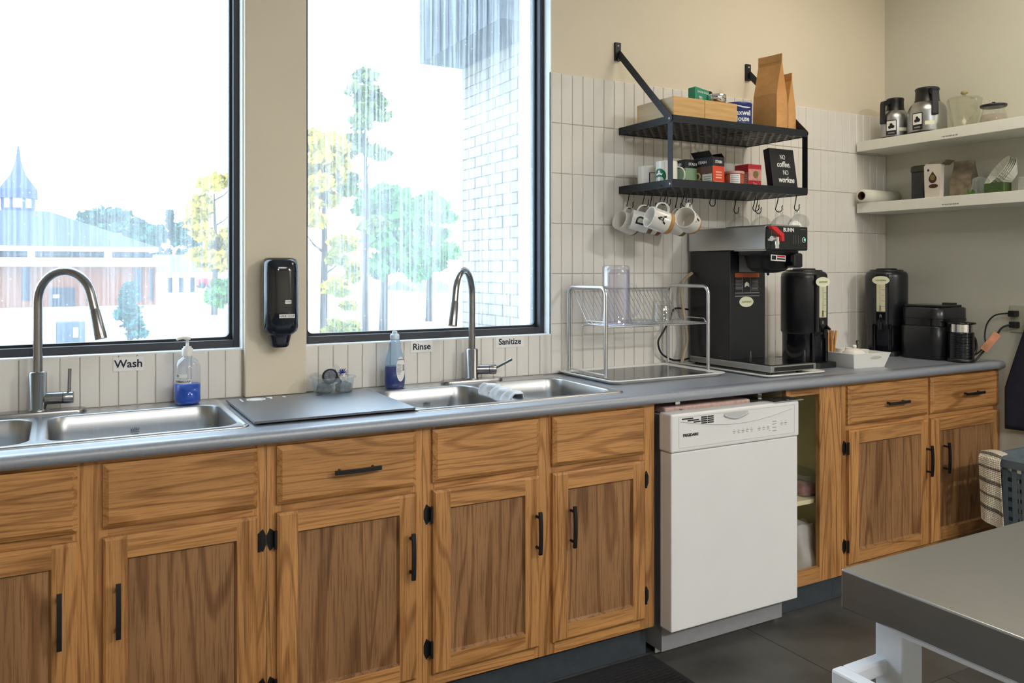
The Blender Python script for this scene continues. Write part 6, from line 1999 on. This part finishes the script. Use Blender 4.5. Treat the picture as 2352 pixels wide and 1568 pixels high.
for k in range(9):
    ribs.append((KX0 + 0.05 + (KX1 - KX0 - 0.10) * k / 8, KY1 - 0.004, 'y'))
    ribs.append((KX0 + 0.05 + (KX1 - KX0 - 0.10) * k / 8, KY0 + 0.004, 'y'))
for k in range(12):
    ribs.append((KX0 + 0.004, KY0 + 0.05 + (KY1 - KY0 - 0.10) * k / 11, 'x'))
    ribs.append((KX1 - 0.004, KY0 + 0.05 + (KY1 - KY0 - 0.10) * k / 11, 'x'))
for x, y, ax in ribs:
    g = G()
    cx_, cy_ = (KX0 + KX1) / 2, (KY0 + KY1) / 2
    f = 0.875 if ax == 'x' else 0.90
    bx, by = (cx_ + (x - cx_) * f, y) if ax == 'x' else (x, cy_ + (y - cy_) * f)
    w = 0.010
    if ax == 'x':
        v = [(bx - 0.002, by - w, 0.03), (bx + 0.002, by - w, 0.03), (bx + 0.002, by + w, 0.03), (bx - 0.002, by + w, 0.03), (x - 0.002, y - w, KH - 0.04), (x + 0.002, y - w, KH - 0.04), (x + 0.002, y + w, KH - 0.04), (x - 0.002, y + w, KH - 0.04)]
    else:
        v = [(bx - w, by - 0.002, 0.03), (bx + w, by - 0.002, 0.03), (bx + w, by + 0.002, 0.03), (bx - w, by + 0.002, 0.03), (x - w, y - 0.002, KH - 0.04), (x + w, y - 0.002, KH - 0.04), (x + w, y + 0.002, KH - 0.04), (x - w, y + 0.002, KH - 0.04)]
    g.add(v, [(0, 1, 5, 4), (1, 2, 6, 5), (2, 3, 7, 6), (3, 0, 4, 7), (3, 2, 1, 0), (4, 5, 6, 7)])
    g.build('rib', 'basket_grey', t)
rn = random.Random(2)
g = G()
def laundry(u, v):
    x, y = KX0 + 0.04 + (KX1 - KX0 - 0.08) * u, KY0 + 0.04 + (KY1 - KY0 - 0.08) * v
    return (x, y, KH - 0.055 + 0.05 * sin(PI * u) * sin(PI * v) + 0.014 * sin(17 * u + 5 * v) + 0.012 * sin(13 * v - 6 * u))
g.sheet(laundry, 24, 24)
tag(g.build('laundry', M('laundry_cloth', '#8a8880', 0.95, var=0.3, vscale=12), solid=0.004), 'rumpled grey laundry filling the basket', 'laundry')
# striped towel over the rim
t = thing('striped_towel', 'cream towel with dark stripes hanging over the basket rim', 'towel', (KX0, -0.82, KH))
cols = []
for k in range(12):
    pass
def towel(u, v):
    # v: 0 inside the basket, 1 at the hanging end ; u across
    w = 0.085 * (1.0 + 0.12 * v)
    s = v * 0.36
    y = -0.762 - w * u - 0.012 * v
    if s < 0.05:
        x, z = KX0 + 0.03 - s, KH + 0.003 + 0.008 * sin(PI * u)
    elif s < 0.09:
        a = (s - 0.05) / 0.04 * PI / 2
        x, z = KX0 - 0.014 - 0.02 * sin(a) + 0.004, KH + 0.003 - 0.02 * (1 - cos(a)) + 0.008 * sin(PI * u) * (1 - a / 2)
    else:
        x, z = KX0 - 0.032 - 0.006 * sin(9 * s), KH - 0.018 - (s - 0.09)
    x += 0.008 * sin(7 * u + 3 * v) * v - 0.03 * v * (u < 0.0)
    z -= 0.035 * v * (0.5 - u) * -1.0
    return (x, y, z)
NV = 48
stripes = [(8, 10), (16, 17), (23, 25), (31, 32), (38, 40)]
def towel_part(name, rows, mat, sol):
    g = G()
    for j in rows:
        for i in range(14):
            q = [towel((i + a) / 14, (j + b) / NV) for a, b in ((0, 0), (1, 0), (1, 1), (0, 1))]
            g.add(q, [(0, 1, 2, 3)], 0, True)
    g.build(name, mat, t, solid=sol)
towel_part('cloth', range(NV), 'towel_cloth', 0.004)
for a_, b_ in stripes:
    towel_part('stripe', range(a_, b_), 'towel_stripe', 0.0055)
# apron on the side wall
t = thing('apron', 'dark navy apron hanging on the side wall', 'apron', (XR - 0.03, -0.86, 1.45))
g = G()
def apron(u, v):
    z = 1.45 - v * (1.45 - 0.612)
    half = 0.05 + 0.165 * min(1, max(0, (v - 0.18) / 0.6)) ** 0.9
    y = -0.86 + half * 1.02 * (1 - 2 * u)
    x = XR - 0.028 - 0.014 * sin(9 * u + 2 * v) * min(1, v * 2) - 0.012 * sin(PI * u)
    return (x, y, z)
g.sheet(apron, 40, 40)
g.build('cloth', 'navy_cloth', t, solid=0.006)
G().tube([(XR - 0.001, -0.86, 1.47), (XR - 0.03, -0.86, 1.465), (XR - 0.036, -0.86, 1.485)], 0.004, 8).build('peg', 'chrome', t)
G().tube(smooth_path([(XR - 0.03, -0.835, 1.445), (XR - 0.032, -0.85, 1.472), (XR - 0.032, -0.87, 1.472), (XR - 0.03, -0.885, 1.445)]), 0.004, 8).build('neck_strap', 'navy_cloth', t)

# ------------------------------------------------------------------ outside
GZ = -1.05
M('ext_ground', '#b9bdc0', 0.9, var=0.10, vscale=0.4)
M('ext_grass', '#3c7a2c', 0.9, var=0.2, vscale=2)
M('ext_brick', '#84543a', 0.9, var=0.12, vscale=4)
M('ext_roof', '#2c3a5c', 0.8, var=0.10, vscale=2)
M('ext_white', '#dfe3e6', 0.7, var=0.03)
M('ext_glass', '#1a2839', 0.2, var=0.2, vscale=3)
M('ext_dark', '#262f3c', 0.7, var=0.15)
M('ext_red', '#a01024', 0.4)
M('ext_tyre', '#222428', 0.8)
M('leaf_yellow', '#b09c14', 0.8, var=0.25, vscale=1.5)
M('leaf_teal', '#1c5244', 0.8, var=0.25, vscale=1.5)
M('leaf_mid', '#3a7420', 0.8, var=0.25, vscale=1.5)
M('bark', '#3a332e', 0.9, var=0.2)
M('wing_brick', '#7c7268', 0.9, var=0.08, vscale=8)
M('wing_mortar', '#5f5c59', 0.95)
M('wing_siding', '#232b33', 0.6, var=0.1)
ground = structure(G().box(-60, 90, 0.6, 160, GZ - 0.2, GZ).build('ground', 'ext_ground'), 'pale paved ground outside the windows', 'ground')
structure(G().box(-20, 30, 8.0, 13.5, GZ, GZ + 0.02).build('lawn', 'ext_grass'), 'strip of grass outside the windows', 'lawn')

def far(u, Yd):
    """world x of image column u at distance Yd in front of the camera along y"""
    a = (u - 1176) / F_PX
    return (sin(YAW) + cos(YAW) * a) / (cos(YAW) - sin(YAW) * a) * Yd
def farz(u, v, Yd):
    a = (u - 1176) / F_PX
    return CAM_Z - (v - HORIZON_ROW) / F_PX * Yd / (cos(YAW) - sin(YAW) * a)

CY = 58.0
yc = CAM_Y + CY
def X(u): return far(u, CY)
def Z(u, v): return farz(u, v, CY)
ch = thing('church', 'low brick church with dark roof and pointed spire across the street', 'building', (X(150), yc + 8, GZ))
xl, xr = X(-260), X(360)
zf0, zf1 = Z(150, 612), Z(150, 592)
ze0, ze1 = Z(150, 577), Z(150, 566)
G().box(xl, xr, yc, yc + 16, GZ, zf0).build('brick_wall', 'ext_brick', ch)
G().box(xl - 0.5, X(384), yc - 1.2, yc + 16, zf0, zf1).build('canopy', 'ext_white', ch)
G().box(xl, xr - 0.4, yc + 0.6, yc + 15, zf1, ze0).build('clerestory', 'ext_dark', ch)
for u in range(-240, 350, 46):
    if u in (-10,):
        continue
    G().box(X(u), X(u + 34), yc + 0.45, yc + 0.6, zf1 + 0.12, ze0 - 0.06).build('window', 'ext_glass', ch)
for u in (62, 240):
    G().box(X(u), X(u + 18), yc + 0.35, yc + 0.6, zf1, ze0).build('post', 'ext_white', ch)
G().box(xl - 0.6, X(362), yc - 0.6, yc + 15.6, ze0, ze1).build('eave', 'ext_white', ch)
g = G()
xm = (xl + xr) / 2
zr = Z(60, 485)
v = [(xl - 0.6, yc - 0.6, ze1), (X(362), yc - 0.6, ze1), (X(362), yc + 15.6, ze1), (xl - 0.6, yc + 15.6, ze1), (X(-60), yc + 6, Z(60, 470)), (X(110), yc + 6, Z(60, 470)), (X(110), yc + 9, Z(60, 470)), (X(-60), yc + 9, Z(60, 470))]
g.add(v, [(0, 1, 5, 4), (1, 2, 6, 5), (2, 3, 7, 6), (3, 0, 4, 7), (4, 5, 6, 7)])
g.build('roof', 'ext_roof', ch)
for u0, u1, v1 in ((110, 228, 512), (190, 290, 528)):
    G().box(X(u0), X(u1), yc + 4, yc + 8, ze1, Z(200, v1)).build('gable_wall', M('ext_pale', '#7d7271', 0.9), ch)
yt = yc + 7.5
k7 = (CY + 7.5) / CY
def T(u, v): return far(u, CY + 7.5), farz(u, v, CY + 7.5)
xs0, xs1 = T(-2, 460)[0], T(85, 460)[0]
cxs = (xs0 + xs1) / 2
hw_ = (xs1 - xs0) / 2
z1, z2, z3, z4, z5 = T(40, 478)[1], T(40, 456)[1], T(40, 436)[1], T(40, 400)[1], T(40, 335)[1]
def octo(r, z): return [(cxs + r * cos(PI / 8 + PI / 4 * k), yt + r * sin(PI / 8 + PI / 4 * k), z) for k in range(8)]
G().rings([octo(hw_ * 0.95, z1 - 1.0), octo(hw_ * 0.95, z1)], 0, False).build('tower', 'ext_roof', ch)
G().rings([octo(hw_ * 0.86, z1), octo(hw_ * 0.86, z2)], 0, False).build('lantern_window', 'ext_white', ch)
for k in range(8):
    p = octo(hw_ * 0.88, z1)[k]
    G().box(p[0] - 0.10, p[0] + 0.10, p[1] - 0.10, p[1] + 0.10, z1, z2).build('lantern_post', 'ext_roof', ch)
G().rings([octo(hw_ * 1.12, z2), octo(hw_ * 1.10, z3), octo(hw_ * 0.42, z4), octo(hw_ * 0.16, (z4 + z5) / 2), octo(0.05, z5)], 0, False).build('spire', 'ext_roof', ch)
zd = GZ
for u0, u1, va_, vb in ((50, 70, 614, 690), (308, 326, 616, 692), (344, 352, 618, 690), (-120, -98, 614, 690)):
    G().box(X(u0), X(u1), yc - 0.08, yc + 0.05, Z(u0, vb), Z(u0, va_)).build('window', 'ext_glass', ch)
dd_ = G().box(X(115), X(172), yc - 0.15, yc + 0.05, GZ, Z(140, 660)).build('door', 'ext_dark', ch)
G().box(X(122), X(136), yc - 0.2, yc - 0.1, Z(130, 684), Z(130, 676)).build('notice', 'ext_white', dd_)

def small_house(label, u0, u1, v_eave, v_top, Yd, roofm, wallm):
    h = thing('house', label, 'house', (far((u0 + u1) / 2, Yd), CAM_Y + Yd, GZ))
    y0 = CAM_Y + Yd
    xa, xb = far(u0, Yd), far(u1, Yd)
    z_e, z_t = farz(u0, v_eave, Yd), farz(u0, v_top, Yd)
    G().box(xa, xb, y0, y0 + 8, GZ, z_e).build('wall', wallm, h)
    g = G()
    g.add([(xa - 0.4, y0 - 0.5, z_e), (xb + 0.4, y0 - 0.5, z_e), (xb + 0.4, y0 + 4, z_t), (xa - 0.4, y0 + 4, z_t), (xa - 0.4, y0 + 8.5, z_e), (xb + 0.4, y0 + 8.5, z_e)], [(0, 1, 2, 3), (3, 2, 5, 4), (0, 3, 4), (1, 5, 2)])
    g.build('roof', roofm, h)
    n = 3
    for k in range(n):
        a = xa + (xb - xa) * (0.15 + 0.3 * k)
        G().box(a, a + (xb - xa) * 0.12, y0 - 0.06, y0 + 0.05, z_e - 1.9, z_e - 0.5).build('window', 'ext_glass', h)
    return h
small_house('pale house with grey roof beside the church', 372, 458, 625, 583, 82, M('ext_greyroof', '#5f6671', 0.8), 'ext_white')
small_house('small far house seen through the misted window', 960, 1040, 668, 646, 70, M('ext_greyroof2', '#545a66', 0.8), 'ext_white')

# red van parked beyond the lawn
cy_ = CAM_Y + 76
cv = thing('red_car', 'red car parked near the pale house', 'car', (far(472, 76), cy_, GZ))
xa, xb = far(452, 76), far(494, 76)
zb_ = farz(470, 662, 76)
G().box(xa, xb, cy_ - 0.8, cy_ + 0.8, zb_ + 0.25, zb_ + 0.85).build('body', 'ext_red', cv, bev=0.12)
G().box(xa + 0.25, xb - 0.55, cy_ - 0.7, cy_ + 0.7, zb_ + 0.85, zb_ + 1.35).build('cabin', 'ext_white', cv, bev=0.15)
for x in (xa + 0.35, xb - 0.35):
    for y in (cy_ - 0.8, cy_ + 0.8):
        G().tube([(x, y - 0.1, zb_ + 0.28), (x, y + 0.1, zb_ + 0.28)], 0.28, 16).build('wheel', 'ext_tyre', cv)

def tree(label, u, Yd, v_top, v_bot, half_px, leafm, n=900, shape='round', leaf=0.16, trunk=True, seed=0, name='tree'):
    """crown of loose leaf blades round a trunk; placed on the ground at distance Yd"""
    rn = random.Random(seed + int(u) * 7)
    x, y = far(u, Yd), CAM_Y + Yd
    t = thing(name, label, 'tree' if name == 'tree' else 'shrub', (x, y, GZ))
    zt_, zb_ = farz(u, v_top, Yd), farz(u, v_bot, Yd)
    depth = Yd / (cos(YAW) - sin(YAW) * (u - 1176) / F_PX)
    r = half_px / F_PX * depth
    g = G()
    lumps = []
    for k in range(20):
        h = rn.random()
        if shape == 'cone':
            rad = (1 - h) * 0.55
        elif shape == 'column':
            rad = 0.4 * sin(PI * min(1, h * 0.9 + 0.1))
        else:
            rad = 0.62 * sin(PI * (0.15 + 0.8 * h)) ** 0.7
        a = rn.uniform(0, 2 * PI)
        lumps.append((rad * cos(a), rad * sin(a), h, (0.45 - 0.2 * h if shape == 'cone' else 0.38)))
    for k in range(n):
        lx, ly, lh, lr = rn.choice(lumps)
        d = Vector((rn.gauss(0, 1), rn.gauss(0, 1), rn.gauss(0, 1))).normalized() * (lr * rn.random() ** 0.35)
        p = Vector((x + (lx + d.x) * r, y + (ly + d.y) * r, zb_ + (lh * 0.9 + 0.05) * (zt_ - zb_) + d.z * min(r, (zt_ - zb_) * 0.5) * 0.55))
        if p.z < zb_ or p.z > zt_ + 0.2 * r:
            p.z = rn.uniform(zb_, zt_)
        s = leaf * rn.uniform(0.6, 1.4)
        e1 = Vector((rn.gauss(0, 1), rn.gauss(0, 1), rn.gauss(0, 1))).normalized()
        e2 = e1.cross(Vector((rn.gauss(0, 1), rn.gauss(0, 1), rn.gauss(0, 1)))).normalized()
        g.add([tuple(p + e1 * s), tuple(p + e2 * s * 0.6), tuple(p - e1 * s), tuple(p - e2 * s * 0.6)], [(0, 1, 2, 3)])
    fo = g.build('foliage', leafm, t)
    fo['kind'] = 'stuff'
    if trunk:
        g = G()
        g.tube([(x, y, GZ), (x + 0.05 * r, y, (GZ + zt_) * 0.45), (x, y, zt_ * 0.85 + GZ * 0.15)], [0.10 * r + 0.03, 0.07 * r + 0.02, 0.015 * r + 0.01], 8)
        for k in range(6):
            h = 0.35 + 0.09 * k
            a = rn.uniform(0, 2 * PI)
            z_ = GZ + (zt_ - GZ) * h
            g.tube([(x, y, z_), (x + 0.35 * r * cos(a), y + 0.35 * r * sin(a), z_ + 0.22 * r), (x + 0.65 * r * cos(a), y + 0.65 * r * sin(a), z_ + 0.55 * r)], [0.03 * r + 0.01, 0.02 * r + 0.006, 0.006 * r], 6)
        g.build('trunk', 'bark', t)
    return t
tree('dark teal tree behind the church roof', 245, 118, 480, 590, 85, 'leaf_teal', 1500, leaf=0.55, seed=1)
tree('rounded dark tree beside the church gable', 330, 95, 505, 640, 62, 'leaf_teal', 1400, leaf=0.5, seed=2)
tree('narrow pointed cypress beyond the houses', 391, 92, 480, 640, 14, M('leaf_deep', '#143c3c', 0.8, var=0.2), 700, 'column', 0.35, seed=3)
tree('bushy dark tree above the pale house', 430, 108, 515, 640, 50, 'leaf_teal', 1300, leaf=0.5, seed=4)
tree('yellow autumn tree at the edge of the wide window', 492, 44, 395, 640, 62, 'leaf_yellow', 2200, leaf=0.28, seed=5)
tree('green shrub below the yellow autumn tree', 505, 36, 640, 715, 36, 'leaf_mid', 600, leaf=0.16, trunk=False, seed=6, name='shrub')
tree('loose blue-green conifer in front of the church', 298, 26, 640, 775, 44, M('leaf_spruce', '#1c5c58', 0.8, var=0.25), 1100, 'cone', 0.13, seed=7)
tree('yellow autumn tree by the pillar side of the misted window', 742, 20, 250, 690, 75, 'leaf_yellow', 2600, leaf=0.16, seed=8)
tree('tall thin-leaved tree in the middle of the misted window', 838, 24, 150, 560, 70, M('leaf_olive', '#5c6a2a', 0.8, var=0.25), 1800, leaf=0.14, seed=9)
tree('green tree low in the misted window', 880, 30, 425, 660, 95, 'leaf_mid', 2200, leaf=0.22, seed=10)
tree('pale green tree next to the brick wing', 985, 34, 440, 655, 75, M('leaf_pale', '#4f8a3c', 0.8, var=0.2), 2000, leaf=0.25, seed=11)
tree('low yellow-green bush under the autumn tree', 790, 17, 520, 850, 50, M('leaf_lime', '#8c8c18', 0.8, var=0.2), 1000, leaf=0.10, trunk=False, seed=12, name='shrub')
t = thing('utility_box', 'grey-blue metal utility box on the lawn before the church', 'box', (far(160, 16), CAM_Y + 16, GZ))
G().box(far(128, 16), far(196, 16), CAM_Y + 16, CAM_Y + 16.6, GZ, farz(160, 738, 16)).build('cabinet', M('util_blue', '#495468', 0.6), t, bev=0.02)
G().box(far(168, 16), far(180, 16), CAM_Y + 15.98, CAM_Y + 16, farz(160, 775, 16), farz(160, 752, 16)).build('notice', 'ext_white', t)

# brick wing of the same building, seen close through the right-hand window
wx, wy0, wy1, wzt = 2.80, 2.06, 3.07, 2.93
wing = thing('building_wing', 'pale brick wing of the building with dark eaves just outside', 'building', (wx + 1.0, (wy0 + wy1) / 2, GZ))
G().box(wx + 0.012, wx + 3.0, wy0 + 0.012, wy1, GZ, wzt).build('core_wall', 'wing_mortar', wing)
bm = {}
def wing_brick(x0, x1, y0, y1, z0, z1):
    G_ = G().box(x0, x1, y0, y1, z0, z1)
    return G_
def brick_obj(sz):
    if sz not in bm:
        gg = G()
        gg.box(0, sz[0], 0, sz[1], 0, sz[2])
        me = bpy.data.meshes.new('brick')
        me.from_pydata(gg.v, [], gg.f)
        me.materials.append(MATS['wing_brick'])
        bm[sz] = me
    o = bpy.data.objects.new('brick', bm[sz])
    COL.objects.link(o)
    o.parent = wing
    return o
off = Vector(wing.location)
course = 0.080
nz = int((wzt - (-0.2)) / course)
for k in range(nz):
    z0 = -0.2 + course * k
    y = wy0 - 0.11 * (k % 2)
    while y < wy1 - 0.02:
        a, b = max(y, wy0), min(y + 0.21, wy1)
        if b - a > 0.03:
            o = brick_obj((0.012, round(b - a - 0.008, 4), course - 0.009))
            o.location = Vector((wx + random.uniform(-0.0015, 0.0015), a, z0)) - off
        y += 0.22
g = G()
g.box(wx - 0.35, wx + 3.2, wy0 - 0.30, wy1 + 0.02, wzt, wzt + 0.06)
g.box(wx - 0.35, wx - 0.31, wy0 - 0.30, wy1 + 0.02, wzt + 0.06, wzt + 1.6)
g.box(wx - 0.31, wx + 3.2, wy0 - 0.30, wy0 - 0.26, wzt + 0.06, wzt + 1.6)
sd = g.build('eaves', 'wing_siding', wing)
for k in range(9):
    y = wy0 - 0.28 + 0.15 * k
    G().box(wx - 0.362, wx - 0.35, y, y + 0.02, wzt, wzt + 1.6).build('siding_rib', 'wing_siding', sd)
